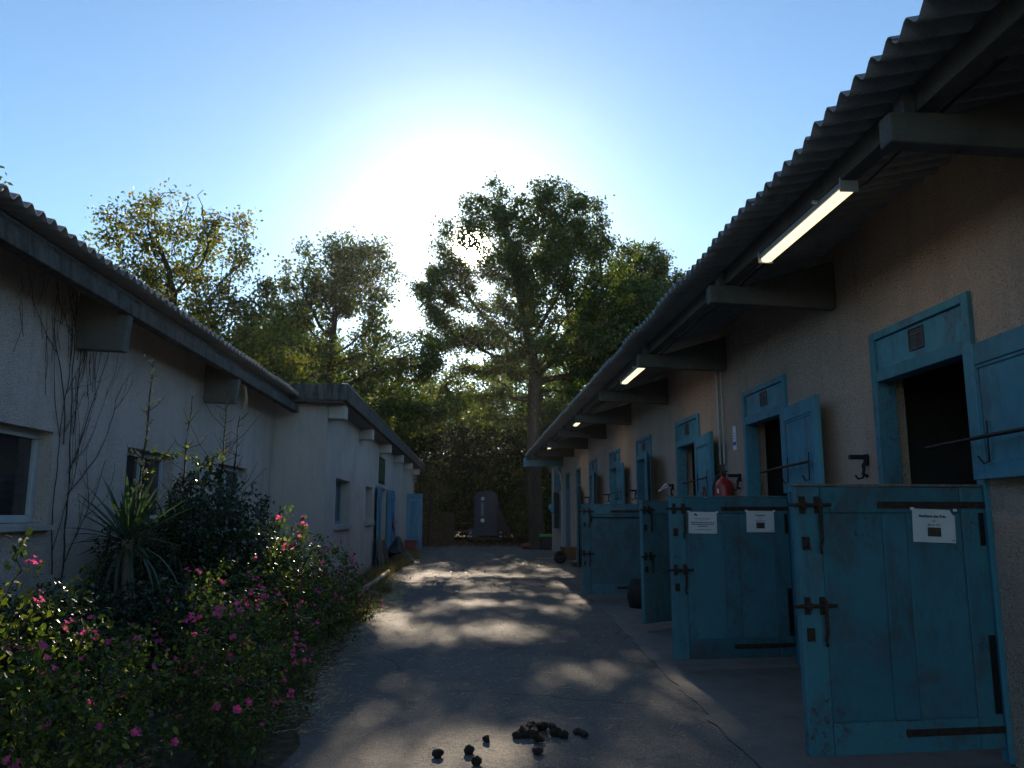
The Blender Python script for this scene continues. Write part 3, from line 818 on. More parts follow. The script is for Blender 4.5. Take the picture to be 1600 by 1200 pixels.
# ================================================================== PLANTS
def grow(seed, lobes, n_attr, base, top, step, kill, tip_r=0.011, trunk_r=0.25, wob=0.12, gaps=(), max_it=90, ex=2.35, rough=0.0, sat=False):
    """space colonisation: a branch skeleton that fills a crown made of ellipsoids. Returns nodes, parents, radii."""
    g = np.random.default_rng(seed)
    vols = np.array([l[3] * l[4] * l[5] for l in lobes]); pr = vols ** 0.8; pr = pr / pr.sum()
    A = []
    for i, l in enumerate(lobes):
        n = max(8, int(n_attr * pr[i]))
        d = g.normal(size=(n, 3)); d /= np.linalg.norm(d, axis=1)[:, None]
        r = g.random(n) ** (1 / 2.2)
        # uneven outline: the lobe bulges and sinks with direction
        w1, w2 = g.normal(size=3) * 3.0, g.normal(size=3) * 5.5
        ph = g.random(2) * 6.28
        rr = 1 + rough * (0.55 * np.sin(d @ w1 + ph[0]) + 0.45 * np.sin(d @ w2 + ph[1]))
        A.append(np.array(l[:3]) + d * (r * rr)[:, None] * np.array(l[3:6]))
    if sat:
        for l in list(lobes):
            k = int(5 + l[3] * 1.5)
            for _ in range(k):
                d = g.normal(size=3); d[2] = abs(d[2]) * 1.2 - 0.3; d /= np.linalg.norm(d)
                c = np.array(l[:3]) + d * np.array(l[3:6]) * g.uniform(0.95, 1.12)
                s = g.uniform(0.25, 0.6) * min(1.0, l[3] / 1.6)
                m = int(10 + 22 * s)
                e = g.normal(size=(m, 3)); e /= np.linalg.norm(e, axis=1)[:, None]
                A.append(c + e * (g.random(m) ** 0.5)[:, None] * s * np.array([0.8, 0.8, 1.25]))
    A = np.concatenate(A)
    for gp in gaps:
        A = A[(((A - np.array(gp[:3])) / np.array(gp[3:6])) ** 2).sum(1) > 1]
    base = np.array(base, float); top = np.array(top, float)
    nseg = max(2, int(np.linalg.norm(top - base) / step))
    P = [base]; par = [-1]
    drift = np.zeros(3)
    for i in range(1, nseg + 1):
        drift = drift * 0.8 + g.normal(size=3) * step * wob * 0.5; drift[2] = 0
        P.append(base + (top - base) * i / nseg + drift); par.append(i - 1)
    P = [p for p in P]
    N = np.array(P)
    D = np.linalg.norm(A[:, None] - N[None], axis=2); ni = D.argmin(1); nd = D.min(1)
    alive = np.ones(len(A), bool)
    for it in range(max_it):
        alive &= nd > kill
        if not alive.any(): break
        ids = np.unique(ni[alive]); new = []; npar = []
        for j in ids:
            m = alive & (ni == j)
            v = A[m] - N[j]; v /= (np.linalg.norm(v, axis=1)[:, None] + 1e-9)
            d = v.mean(0) + g.normal(size=3) * wob
            d /= (np.linalg.norm(d) + 1e-9)
            new.append(N[j] + d * step); npar.append(int(j))
        new = np.array(new)
        off = len(N)
        N = np.concatenate([N, new]); par += npar
        D = np.linalg.norm(A[:, None] - new[None], axis=2)
        m2 = D.min(1); a2 = D.argmin(1) + off
        better = m2 < nd
        ni[better] = a2[better]; nd[better] = m2[better]
        if len(N) > 9000: break
    par = np.array(par)
    R = np.zeros(len(N)); kids = np.zeros(len(N), int)
    for i in range(len(N) - 1, 0, -1):
        if R[i] == 0: R[i] = tip_r ** ex
        R[par[i]] += R[i]; kids[par[i]] += 1
    R = R ** (1 / ex)
    lim = trunk_r
    R = R * 1.0
    if R[0] > 0:
        sc = lim / R[0]
        R = tip_r + (R - tip_r) * (lim - tip_r) / max(1e-6, R[0] - tip_r)
    return N, par, R, kids

def limbs_mesh(name, N, par, R, mat, flare=1.0, min_r=0.0):
    """tubes for all skeleton edges, joined"""
    e = np.arange(1, len(N)); e = e[R[e] >= min_r]
    a = N[par[e]]; b = N[e]; ra = np.minimum(R[par[e]], R[e] * 1.35); rb = R[e]
    sides_sets = [(rb > 0.05, 9), (rb <= 0.05, 4)]
    Vs = []; Fs = []; off = 0
    for msk, k in sides_sets:
        A, B, RA, RB = a[msk], b[msk], ra[msk], rb[msk]
        if len(A) == 0: continue
        t = B - A; t /= (np.linalg.norm(t, axis=1)[:, None] + 1e-9)
        ref = np.where(np.abs(t[:, 2:3]) > 0.9, np.array([[1.0, 0, 0]]), np.array([[0, 0, 1.0]]))
        u = np.cross(t, ref); u /= (np.linalg.norm(u, axis=1)[:, None] + 1e-9); w = np.cross(t, u)
        ang = np.arange(k) / k * math.tau
        c = np.cos(ang)[None, :, None]; s = np.sin(ang)[None, :, None]
        dirs = u[:, None] * c + w[:, None] * s
        v0 = (A - t * RA[:, None] * 0.3)[:, None] + dirs * RA[:, None, None]
        v1 = (B + t * RB[:, None] * 0.3)[:, None] + dirs * RB[:, None, None]
        V = np.concatenate([v0, v1], axis=1).reshape(-1, 3)
        m = len(A); base_i = (np.arange(m) * 2 * k)[:, None] + off
        i0 = np.arange(k)[None]; i1 = (np.arange(k)[None] + 1) % k
        F = np.stack([base_i + i0, base_i + i1, base_i + k + i1, base_i + k + i0], axis=2).reshape(-1, 4)
        Vs.append(V); Fs.append(F); off += len(V)
    return np_mesh(name, np.concatenate(Vs), np.concatenate(Fs), mat, True)

LEAF_QUAD = (np.array([[0, 0, 0], [0.5, 0.34, 0.04], [1, 0, 0], [0.5, -0.34, 0.04]]), np.array([[0, 1, 2, 3]]))
LEAF_OVAL = (np.array([[0, 0, 0], [0.3, 0.26, 0.05], [0.68, 0.22, 0.03], [1, 0, -0.08], [0.68, -0.22, 0.03], [0.3, -0.26, 0.05], [0.35, 0, 0], [0.7, 0, -0.02]]),
             np.array([[0, 6, 1, 1], [6, 7, 2, 1], [7, 3, 2, 2], [0, 5, 6, 6], [5, 4, 7, 6], [4, 3, 7, 7]]))
def scatter_leaves(name, centers, size, mat, g, shape=LEAF_QUAD, up=0.3, jitter=0.3, out=None, out_w=0.0):
    n = len(centers)
    V0, F0 = shape
    d = g.normal(size=(n, 3))
    if out is not None: d = d + out * out_w
    d[:, 2] -= 0.25
    d /= np.linalg.norm(d, axis=1)[:, None]
    nn = g.normal(size=(n, 3)); nn[:, 2] += up * 3
    v = np.cross(nn, d); v /= (np.linalg.norm(v, axis=1)[:, None] + 1e-9); w = np.cross(d, v)
    s = size * (1 + g.uniform(-jitter, jitter * 1.4, n))[:, None, None]
    V = centers[:, None] + s * (V0[None, :, 0:1] * d[:, None] + V0[None, :, 1:2] * v[:, None] + V0[None, :, 2:3] * w[:, None])
    k = len(V0)
    if F0.shape[1] == 4 and (F0[:, 2] != F0[:, 3]).all():
        F = (F0[None] + (np.arange(n) * k)[:, None, None]).reshape(-1, 4)
        return np_mesh(name, V.reshape(-1, 3), F, mat)
    T = []
    for f in F0:
        q = list(dict.fromkeys(f.tolist()))
        T.append(q[:3])
        if len(q) == 4: T.append([q[0], q[2], q[3]])
    T = np.array(T)
    F = (T[None] + (np.arange(n) * k)[:, None, None]).reshape(-1, 3)
    return np_mesh(name, V.reshape(-1, 3), F, mat)

def tree_meshes(seed, lobes, base, top, n_attr, per_tip, leaf, mat, step=0.32, kill=0.45, trunk_r=0.25, sigma=0.20, cull=0.28, nf=0.75, gaps=(), tip_max=0.045, hole=0.0):
    N, par, R, kids = grow(seed, lobes, n_attr, base, top, step, kill, 0.011, trunk_r, gaps=gaps, rough=0.26, sat=leaf > 0.085)
    g = np.random.default_rng(seed + 99)
    tips = np.where((R < tip_max))[0]
    hmin = min(l[2] - l[5] for l in lobes)
    tips = tips[N[tips, 2] > hmin - 0.3]
    if hole > 0:
        c = N[tips]; f = np.sin(c[:, 0] * 2.1 + seed) * np.sin(c[:, 1] * 1.7 + seed * 2) * np.sin(c[:, 2] * 2.3 + seed * 3)
        tips = tips[g.random(len(tips)) > hole]
    import mathutils
    nv = np.array([mathutils.noise.noise(Vector(p * nf) + Vector((seed, 0, 0))) for p in N[tips]])
    tips = tips[nv > -cull]; nv = nv[nv > -cull]
    cnt = g.poisson(per_tip * np.clip(0.55 + 1.3 * (nv + cull), 0.3, 1.5) * g.gamma(2.2, 1 / 2.2, len(tips))) + 1
    C = np.repeat(N[tips], cnt, axis=0) + g.normal(size=(cnt.sum(), 3)) * sigma * np.array([1, 1, 0.75])
    for gp in gaps:
        C = C[(((C - np.array(gp[:3])) / np.array(gp[3:6])) ** 2).sum(1) > 1]
    lm = scatter_leaves('crown', C, leaf, mat, g)
    tm = limbs_mesh('trunk', N, par, R, M['bark'])
    return tm, lm

def plant_tree(name, label, cat, loc, meshes, group=None, scale=1.0, rz=0.0, crown='crown', trunk='trunk'):
    r = empty(name, loc, rz); r.scale = (scale,) * 3
    tag(r, label, cat, group)
    link(trunk, meshes[0], r); link(crown, meshes[1], r)
    return r

# the big oak the sun shines through
T3 = [(-1.7, 0, 13.6, 1.5, 1.7, 1.8), (-2.7, 0, 12.3, 1.35, 1.2, 1.2), (-3.5, 0, 12.8, 0.8, 0.9, 0.7), (-3.4, 0, 11.6, 0.9, 0.9, 0.7), (1.3, 0, 13.8, 1.6, 1.8, 1.9), (0.3, 0, 11.4, 2.9, 2.4, 2.1), (2.7, -.3, 10.9, 1.7, 1.8, 2.2),
      (-3.9, .3, 11.0, 1.2, 1.4, 0.9), (-3.1, 0, 9.1, 1.7, 2, 1.3), (-.4, -.8, 8.3, 2.6, 2.3, 1.6), (2.5, 0, 8.0, 2.1, 2.2, 1.5), (-2.4, 0, 6.3, 2.1, 2.0, 1.2), (2, 0., 5.6, 2.2, 2.0, 1.1), (4.4, 0, 9.4, 1.9, 1.8, 1.7), (5.4, 0, 8.6, 1.6, 1.6, 1.5), (4.6, 0, 6.4, 1.9, 1.9, 1.2)]
oak = tree_meshes(31, T3, (0, 0, 0), (-0.1, 0, 7.6), 3900, 78, 0.12, M['leaf_oak'], trunk_r=0.31, cull=0.40, gaps=[(-2.70, 0, 12.42, 0.55, 4, 0.52), (-2.6, 0, 6.7, 1.1, 4, 0.42), (-1.8, 0, 9.2, 0.5, 3, 0.3), (-2.2, 0, 10.6, 0.6, 3, 0.25), (-2.9, 0, 9.6, 0.8, 3, 0.36), (-1.9, 0, 7.9, 0.7, 3, 0.25)])
plant_tree('oak_tree', 'tallest oak at the alley end with the sun shining through its crown', 'tree', (2.64, 33, 0), oak)
# rounder tree in the middle, limbs showing
T2 = [(0.5, 0, 10.3, 2.2, 2.0, 1.7), (-.7, 0, 9.2, 1.7, 1.6, 1.3), (-1.4, 0, 7.0, 2.2, 2.0, 1.4), (2.1, 0, 7.3, 2.2, 2.0, 1.3), (3.0, 0, 5.2, 2.0, 2.0, 1.1), (-1.5, 0, 5, 1.7, 2, 1.0)]
mid = tree_meshes(52, T2, (0, 0, 0), (0.2, 0, 6.6), 2200, 72, 0.115, M['leaf_oak'], trunk_r=0.24, cull=0.4, gaps=[(0.6, 0, 8.6, 0.5, 3, 0.35)])
plant_tree('oak_tree', 'round-topped tree with bare forking limbs behind the annex roof', 'tree', (-5.6, 30, 0), mid)
# sparse yellowing tree on the left
T1 = [(0.3, 0, 8.8, 1.7, 1.6, 1.8), (-.7, 0, 8.3, 1.2, 1.4, 1.5), (1.5, 0, 7.3, 1.4, 1.5, 1.5), (0.2, 0, 6.4, 2.2, 2.0, 1.5), (2.6, 0, 5.6, 1.5, 1.5, 1.5), (-0.6, 0, 4.9, 2.4, 2, 1.3), (3.4, 0, 4.4, 1.7, 1.6, 1.2)]
yel = tree_meshes(77, T1, (0, 0, 0), (0.2, 0, 6.2), 2300, 62, 0.095, M['leaf_yellow'], trunk_r=0.2, sigma=0.19, hole=0.15)
plant_tree('oak_tree', 'sparse yellowing tree rising above the left corrugated roof', 'tree', (-8.5, 22, 0), yel)
# twiggy tree by the left frame edge
T0 = [(-0.3, 0, 5.4, 1.4, 1.4, 1.2), (1.9, 0.2, 5.0, 0.8, 0.8, 0.55), (0.75, 0, 6.6, 0.6, 0.5, 0.5)]
twg = tree_meshes(12, T0, (0, 0, 0), (0, 0, 4.2), 230, 9, 0.085, M['leaf_oak'], trunk_r=0.11, cull=1.0, sigma=0.1, step=0.25, kill=0.4)
plant_tree('young_tree', 'thin twiggy tree whose shoots stick up over the left roof at the frame edge', 'tree', (-8.25, 12, 0), twg)
# tree right of the oak, behind the stable roof
T4 = [(0.2, 0, 13.4, 2.0, 2.0, 2.0), (-1.6, 0, 10.6, 2.4, 2.3, 2.2), (1.6, 0, 10.6, 2.3, 2.2, 2.2), (0, 0, 7.6, 2.8, 2.5, 1.8)]
rgt = tree_meshes(91, T4, (0, 0, 0), (0, 0, 9.5), 2000, 70, 0.14, M['leaf_oak'], trunk_r=0.3, cull=0.45)
plant_tree('oak_tree', 'tree right of the tallest oak half hidden by the stable roof', 'tree', (8.6, 40, 0), rgt)

# wood behind: three kinds of filler tree, each position a tree of its own
FIL = []
for sd, rx in ((5, 3.0), (6, 2.6), (8, 3.4)):
    lb = [(0, 0, 8.6, rx * 0.62, rx * 0.62, 1.9), (rx * 0.35, 0.4, 6.6, rx * 0.7, rx * 0.7, 1.7), (-rx * 0.4, -0.3, 6.2, rx * 0.65, rx * 0.7, 1.6),
          (0.2, 0.2, 4.0, rx * 0.9, rx * 0.85, 1.4), (-0.6, 0.4, 2.3, rx * 0.7, rx * 0.7, 1.0)]
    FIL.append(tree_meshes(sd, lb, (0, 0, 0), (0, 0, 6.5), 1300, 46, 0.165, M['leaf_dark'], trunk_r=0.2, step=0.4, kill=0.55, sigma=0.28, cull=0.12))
far = [(-15, 38, 1.05), (-11.0, 34, 0.95), (-9.3, 40, 1.1), (-12.5, 46, 1.2), (-6.0, 41, 1.0), (-2.2, 44.0, 0.85), (-4.4, 48, 1.0), (0.8, 47.5, 1.0), (3.6, 42, 0.88), (5.6, 47, 1.1), (7.2, 36.5, 0.9),
       (-8.3, 52, 1.1), (-1.4, 54, 1.05), (3.0, 55, 1.2), (9.5, 50, 1.15), (12.5, 45, 1.2), (-18, 48, 1.25), (15, 40, 1.1), (-14, 57, 1.25), (8, 60, 1.3)]
pl = ['left of', 'behind']
wood_lab = ['dark tree of the wood behind the yellowing tree, far left', 'low full tree tucked behind the yellowing tree and left roof', 'dark tree filling the gap between the yellowing and round-topped trees', 'taller back-row tree seen left of the round-topped tree',
    'bushy tree directly behind the round-topped tree with forking limbs', 'dark tree over the end of the annex roof', 'back-row tree between the round-topped tree and the annex roof end', 'dark tree rising right behind the horse trailer', 'low tree at the foot of the tallest oak', 'full dark tree behind the trunk of the tallest oak',
    'leafy tree just beyond the end of the stable roof', 'far tree in the bright gap left of the tallest oak', 'farthest tree above the horse trailer', 'far tree whose top shows left of the tallest oak trunk', 'tree behind the stable roof right of the tallest oak', 'back tree hidden mostly by the stable roof', 'wide tree at the left edge of the wood behind the left roof', 'tree behind the stable block nearest its far end', 'tall far tree behind the left roofs', 'tallest far tree behind the tallest oak']
for i, (x, y, s) in enumerate(far):
    px = 738 + x / y * 1250
    where = ('behind the left corrugated roof' if px < 400 else 'behind the annex roof' if px < 640 else 'behind the horse trailer' if px < 800 else 'beyond the stable roof end' if px < 930 else 'hidden beyond the stable block')
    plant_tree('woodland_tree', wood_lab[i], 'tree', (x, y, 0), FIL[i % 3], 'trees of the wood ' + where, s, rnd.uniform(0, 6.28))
# understorey bushes
BU = []
for sd in (14, 15):
    lb = [(0, 0, 1.5, 1.3, 1.3, 1.1), (0.8, 0.2, 0.9, 1.0, 1.0, 0.8), (-0.8, -0.2, 1.0, 1.0, 1.0, 0.8), (0.2, 0, 2.5, 0.8, 0.8, 0.7)]
    BU.append(tree_meshes(sd, lb, (0, 0, 0), (0, 0, 0.5), 600, 26, 0.11, M['leaf_dark'] if sd == 14 else M['leaf_yellow'], trunk_r=0.05, step=0.2, kill=0.33, sigma=0.2, tip_max=0.03))
bpos = [(-6.4, 39.6, 1.3), (-4.6, 40.3, 1.1), (-3.2, 41.6, 1.4), (-2.0, 42.4, 1.3), (-0.3, 43.6, 1.5), (1.6, 43, 1.4), (2.4, 41, 1.1), (3.4, 39.2, 1.2), (4.7, 37.5, 1.25), (3.0, 37.0, 0.65), (5.8, 40.5, 1.6), (0.6, 45.5, 1.7), (-5.0, 44.5, 1.8), (-1.6, 47, 1.9), (2.8, 46, 1.9), (7.2, 42.5, 1.8), (-8, 42, 1.8)]
bl = ['dark bush at the far end of the annex wall', 'yellow-green bush over the brown plank fence', 'dark bush behind the brown plank fence', 'yellow-green bush just left of the trailer behind the rails', 'dark bush right behind the trailer roof', 'yellow-green bush behind the right half of the trailer', 'dark bush touching the right side of the trailer',
      'yellow-green bush at the left foot of the tallest oak', 'dark bush beyond the end of the stable wall', 'small yellow-green bush beside the trunk of the tallest oak', 'dark bush behind the green bin', 'yellow-green bush showing above the trailer', 'tall dark bush behind the paddock rails', 'tall yellow-green bush in the gap left of the trailer', 'tall dark bush right of the trailer behind the oak', 'yellow-green bush behind the stable end', 'dark bush behind the annex building']
for i, (x, y, s) in enumerate(bpos):
    px = 738 + x / y * 1250
    where = ('left of the horse trailer' if px < 722 else 'right of the horse trailer' if px > 790 else 'behind the horse trailer')
    k = i % 2
    plant_tree('woodland_bush', bl[i], 'bush', (x, y, 0), BU[k], ('yellow-green' if k else 'dark green') + ' bushes ' + where, s, rnd.uniform(0, 6.28), crown='foliage', trunk='stems')
hb = tree_meshes(16, [(0, 0, 1.6, 2.2, 1.4, 1.5), (1.8, 0.2, 1.3, 1.6, 1.2, 1.2), (-1.8, 0.1, 1.4, 1.7, 1.2, 1.3)], (0, 0, 0), (0, 0, 0.5), 700, 34, 0.16, M['leaf_dark'], trunk_r=0.06, step=0.25, kill=0.4, sigma=0.25, cull=0.5, tip_max=0.04)
for i, (x, y, s) in enumerate([(-11, 50, 1.4), (-6.5, 49, 1.3), (-2.6, 50, 1.35), (1.2, 50.5, 1.35), (4.9, 50, 1.3), (9, 52, 1.5), (-9, 45.5, 1.0)]):
    plant_tree('thicket_bush', ['wide thicket behind the yellowing tree', 'wide thicket closing the view behind the annex roof', 'thicket seen left of the horse trailer at ground level', 'thicket directly behind the horse trailer', 'thicket behind the trunk of the tallest oak', 'thicket behind the stable block', 'nearer thicket behind the left buildings', 'nearer thicket beyond the brown plank fence', 'small low thicket showing under the trees just left of the horse trailer'][i], 'bush', (x, y, 0), hb, 'thickets under the wood', s, rnd.uniform(-.3, .3), crown='foliage', trunk='stems')
lb = tree_meshes(23, [(0, 0, 2.0, 0.8, 0.8, 1.1), (0.1, 0, 0.9, 0.6, 0.6, 0.6)], (0, 0, 0), (0, 0, 1.0), 200, 9, 0.09, M['leaf_yellow'], trunk_r=0.04, step=0.2, kill=0.3, sigma=0.15, tip_max=0.03)
plant_tree('sapling', 'slim sunlit sapling just past the annex end shutter', 'tree', (-1.95, 36.2, 0), lb, scale=1.25)

# ------------------------------------------------------------------ flower bed
def flower_mesh(name, r=0.0185):
    g = MB(); n = 5
    vs = [(0, 0, -r * 0.8)]; fs = []
    for k in range(n):
        a0 = (k - 0.49) / n * math.tau; a1 = (k + 0.49) / n * math.tau; am = k / n * math.tau
        b = len(vs)
        vs += [(0.45 * r * math.cos(a0), 0.45 * r * math.sin(a0), -0.15 * r), (0.45 * r * math.cos(a1), 0.45 * r * math.sin(a1), -0.15 * r),
               (0.95 * r * math.cos(a1 - .14), 0.95 * r * math.sin(a1 - .14), 0.12 * r), (1.0 * r * math.cos(am), 1.0 * r * math.sin(am), 0.05 * r), (0.95 * r * math.cos(a0 + .14), 0.95 * r * math.sin(a0 + .14), 0.12 * r)]
        fs += [(0, b, b + 1), (b, b + 4, b + 3), (b, b + 3, b + 1), (b + 1, b + 3, b + 2)]
    g.add(vs, fs); return g.mesh(name, M['flower'])
FL = flower_mesh('flower')
SHR = []
for sd, (rx, rz) in zip((101, 102, 103, 104), ((0.52, 0.42), (0.46, 0.50), (0.58, 0.38), (0.42, 0.46))):
    lobes = [(0, 0, rz * 1.15, rx, rx, rz), (rx * 0.45, 0.1, rz * 0.75, rx * 0.65, rx * 0.7, rz * 0.7), (-rx * 0.5, -0.08, rz * 0.8, rx * 0.6, rx * 0.65, rz * 0.75), (0.05, -rx * 0.5, rz * 0.65, rx * 0.7, rx * 0.5, rz * 0.6)]
    N, par, R, kids = grow(sd, lobes, 800, (0, 0, 0), (0, 0, rz * 0.3), 0.055, 0.075, 0.0016, 0.014, wob=0.16)
    g = np.random.default_rng(sd)
    tips = np.where((R < 0.0042) & (N[:, 2] > 0.05))[0]
    ctr = np.array([0, 0, rz])
    cnt = g.poisson(4.6, len(tips)) + 1
    C = np.repeat(N[tips], cnt, axis=0) + g.normal(size=(cnt.sum(), 3)) * 0.022
    out = C - ctr; out /= (np.linalg.norm(out, axis=1)[:, None] + 1e-9)
    lm = scatter_leaves('foliage', C, 0.029, M['leaf_shrub'], g, LEAF_OVAL, up=0.5, jitter=0.5, out=out, out_w=0.7)
    sm = limbs_mesh('stems', N, par, R, M['stem'])
    ends = np.where((kids == 0) & (N[:, 2] > rz * 0.6))[0]
    dist = (((N[ends] - ctr) / np.array([rx, rx, rz])) ** 2).sum(1)
    ends = ends[dist > 0.55]; g.shuffle(ends)
    SHR.append((sm, lm, N[ends], ctr))
shrubs = [  # x, y, scale, which, flowers, label
    (-2.85, 4.55, 1.32, 1, 40, 'tall shrub crowded with bright pink flowers at the left frame edge'),
    (-2.10, 4.10, 1.00, 0, 14, 'broad low shrub in the lower left foreground with scattered flowers'),
    (-1.60, 4.75, 0.92, 3, 12, 'pink-flowered shrub lowest in the frame by the asphalt edge'),
    (-2.55, 3.45, 1.00, 2, 8, 'darkest shrub filling the bottom left corner'),
    (-1.85, 3.35, 0.80, 1, 6, 'small shrub cut by the bottom edge of the picture'),
    (-2.35, 5.15, 1.00, 2, 10, 'leafy shrub in front of the drooping strap leaves'),
    (-1.72, 5.75, 0.95, 0, 16, 'sunlit shrub with pale green shoots mid way along the bed'),
    (-2.05, 6.55, 1.02, 1, 14, 'shrub with tall flowering shoots beside the drooping plant'),
    (-1.70, 7.15, 0.88, 3, 12, 'dark low shrub at the curve of the flower bed'),
    (-1.90, 8.40, 1.42, 0, 30, 'large rounded shrub dotted pink in front of the annex corner'),
    (-2.25, 9.30, 1.45, 1, 28, 'rounded pink-flowered shrub touching the annex wall view'),
    (-1.75, 9.70, 1.0, 3, 20, 'sunny shrub hanging over the bed edge furthest along'),
    (-1.68, 10.9, 0.72, 2, 12, 'smallest flowering shrub at the far tip of the bed'),
    (-3.10, 5.60, 0.95, 0, 8, 'shaded shrub below the big white window'),
    (-2.60, 6.20, 0.80, 2, 5, 'low shaded shrub at the foot of the spiky yucca'),
]
for i, (x, y, s, w, nf, lab) in enumerate(shrubs):
    sm, lm, ends, ctr = SHR[w]
    rz = rnd.uniform(0, 6.28)
    x += 0.22 if x > -2.2 and y < 6.3 else 0.10 if x > -2.2 else 0
    r = empty('flowering_shrub', (x, y, 0), rz); r.scale = (s, s, s)
    tag(r, lab, 'shrub', 'pink-flowered shrubs of the bed')
    link('stems', sm, r); link('foliage', lm, r)
    k0 = (i * 37) % 17
    for q in range(int(nf * 1.5) + 3):
        p = ends[(k0 + q * 3) % len(ends)]
        d = Vector(p - ctr).normalized()
        d = (d + Vector((0, 0, 0.5)) + Vector((rnd.uniform(-.5, .5), rnd.uniform(-.5, .5), rnd.uniform(-.3, .3)))).normalized()
        for c in range(rnd.choice((1, 1, 2, 2, 3))):
            e = (d + Vector((rnd.uniform(-.6, .6), rnd.uniform(-.6, .6), rnd.uniform(-.3, .4)))).normalized()
            f = link('flower', FL, r, Vector(p) + e * (0.035 + 0.02 * c), e.to_track_quat('Z', 'Y').to_euler())
            k = rnd.uniform(0.7, 1.35) / s; f.scale = (k, k, k)
# dark evergreens by the wall
EV = []
for sd, lobes in ((201, [(0, 0, 1.1, 0.45, 0.5, 0.75), (0.15, -0.3, 0.7, 0.4, 0.4, 0.5), (0, 0.5, 0.9, 0.4, 0.45, 0.5)]), (202, [(0, 0, 0.7, 0.5, 0.7, 0.45), (0.1, 0.6, 0.6, 0.4, 0.5, 0.35)])):
    N, par, R, kids = grow(sd, lobes, 1100, (0, 0, 0), (0, 0, 0.4), 0.06, 0.085, 0.002, 0.02, wob=0.16)
    g = np.random.default_rng(sd)
    tips = np.where((R < 0.006) & (N[:, 2] > 0.1))[0]
    cnt = g.poisson(6.5, len(tips)) + 1
    C = np.repeat(N[tips], cnt, axis=0) + g.normal(size=(cnt.sum(), 3)) * 0.03
    EV.append((limbs_mesh('stems', N, par, R, M['stem']), scatter_leaves('foliage', C, 0.042, M['leaf_ever'], g, LEAF_OVAL, up=0.4)))
for (x, y, s, w, lab) in ((-2.95, 9.2, 1.15, 0, 'tall dark bush hiding the third white window'), (-2.75, 8.3, 1.0, 0, 'dark bush behind the drooping strap-leaved plant'), (-3.05, 10.6, 0.95, 1, 'low dark bush against the wall before the annex corner'),
                          (-3.0, 11.9, 0.95, 1, 'far dark bush in the corner of the two buildings'), (-3.1, 6.7, 0.75, 1, 'low dark bush under the bare climber on the wall'), (-3.2, 7.9, 0.85, 0, 'dark bush right of the spiky yucca'),
                          (-2.75, 5.5, 0.85, 1, 'low dark bush between the pink shrubs and the big window'), (-2.5, 6.75, 0.8, 1, 'dark low bush in front of the spiky yucca'), (-2.45, 8.9, 0.95, 0, 'dark bush between the rounded flowering shrub and the wall'), (-2.55, 10.3, 0.85, 1, 'low dark bush behind the rounded flowering shrub')):
    r = empty('evergreen_bush', (x, y, 0), rnd.uniform(0, 6)); r.scale = (s,) * 3
    tag(r, lab, 'bush', 'dark bushes along the left wall')
    link('stems', EV[w][0], r); link('foliage', EV[w][1], r)

# yuccas: every sword leaf is a part
def blade(L, w, droop, seg=7):
    vs = []; fs = []
    for i in range(seg + 1):
        t = i / seg; x = L * t * (1 - 0.18 * droop * t); z = -droop * L * 0.55 * t * t
        ww = w * (0.55 + 0.9 * t) * (1 - t ** 3) + 0.001
        vs += [(x, -ww / 2, z + ww * 0.22), (x, 0, z), (x, ww / 2, z + ww * 0.22)]
    for i in range(seg):
        a = i * 3
        fs += [(a, a + 1, a + 4, a + 3), (a + 1, a + 2, a + 5, a + 4)]
    return MB().add(vs, fs, None, True).mesh('leaf', M['yucca'])
BL = [blade(0.62, 0.045, 0.15), blade(0.58, 0.04, 0.5), blade(0.7, 0.04, 1.3), blade(0.8, 0.03, 1.9)]
def yucca(x, y, zc, n, s, lab, droopy=False):
    r = tag(empty('yucca_plant', (x, y, 0), 0), lab, 'plant')
    MB().tube([(0, 0, 0), (0.02, 0.01, zc * 0.5), (0, 0, zc)], [0.06, 0.05, 0.045], 8).build('stem', M['wood_grey'], r)
    for i in range(n):
        t = (i + 0.5) / n
        az = i * 2.39996
        el = (1.35 - 1.75 * t) if not droopy else (1.15 - 1.3 * t)
        me = BL[0 if t < 0.45 else 1 if t < 0.75 else 2] if not droopy else BL[2 if t < 0.4 else 3]
        l = link('leaf', me, r, (0.03 * math.cos(az), 0.03 * math.sin(az), zc - 0.12 * t), (rnd.uniform(-.2, .2), -el + rnd.uniform(-.08, .08), az))
        k = s * rnd.uniform(0.8, 1.1); l.scale = (k, k, k)
yucca(-2.95, 7.15, 1.22, 72, 0.9, 'spiky upright yucca in front of the second white window')
yucca(-3.0, 8.35, 1.15, 56, 0.9, 'darker yucca right of the window half hidden by bushes')
yucca(-2.35, 7.35, 0.62, 80, 0.95, 'drooping strap-leaved plant behind the flowering shrubs', True)

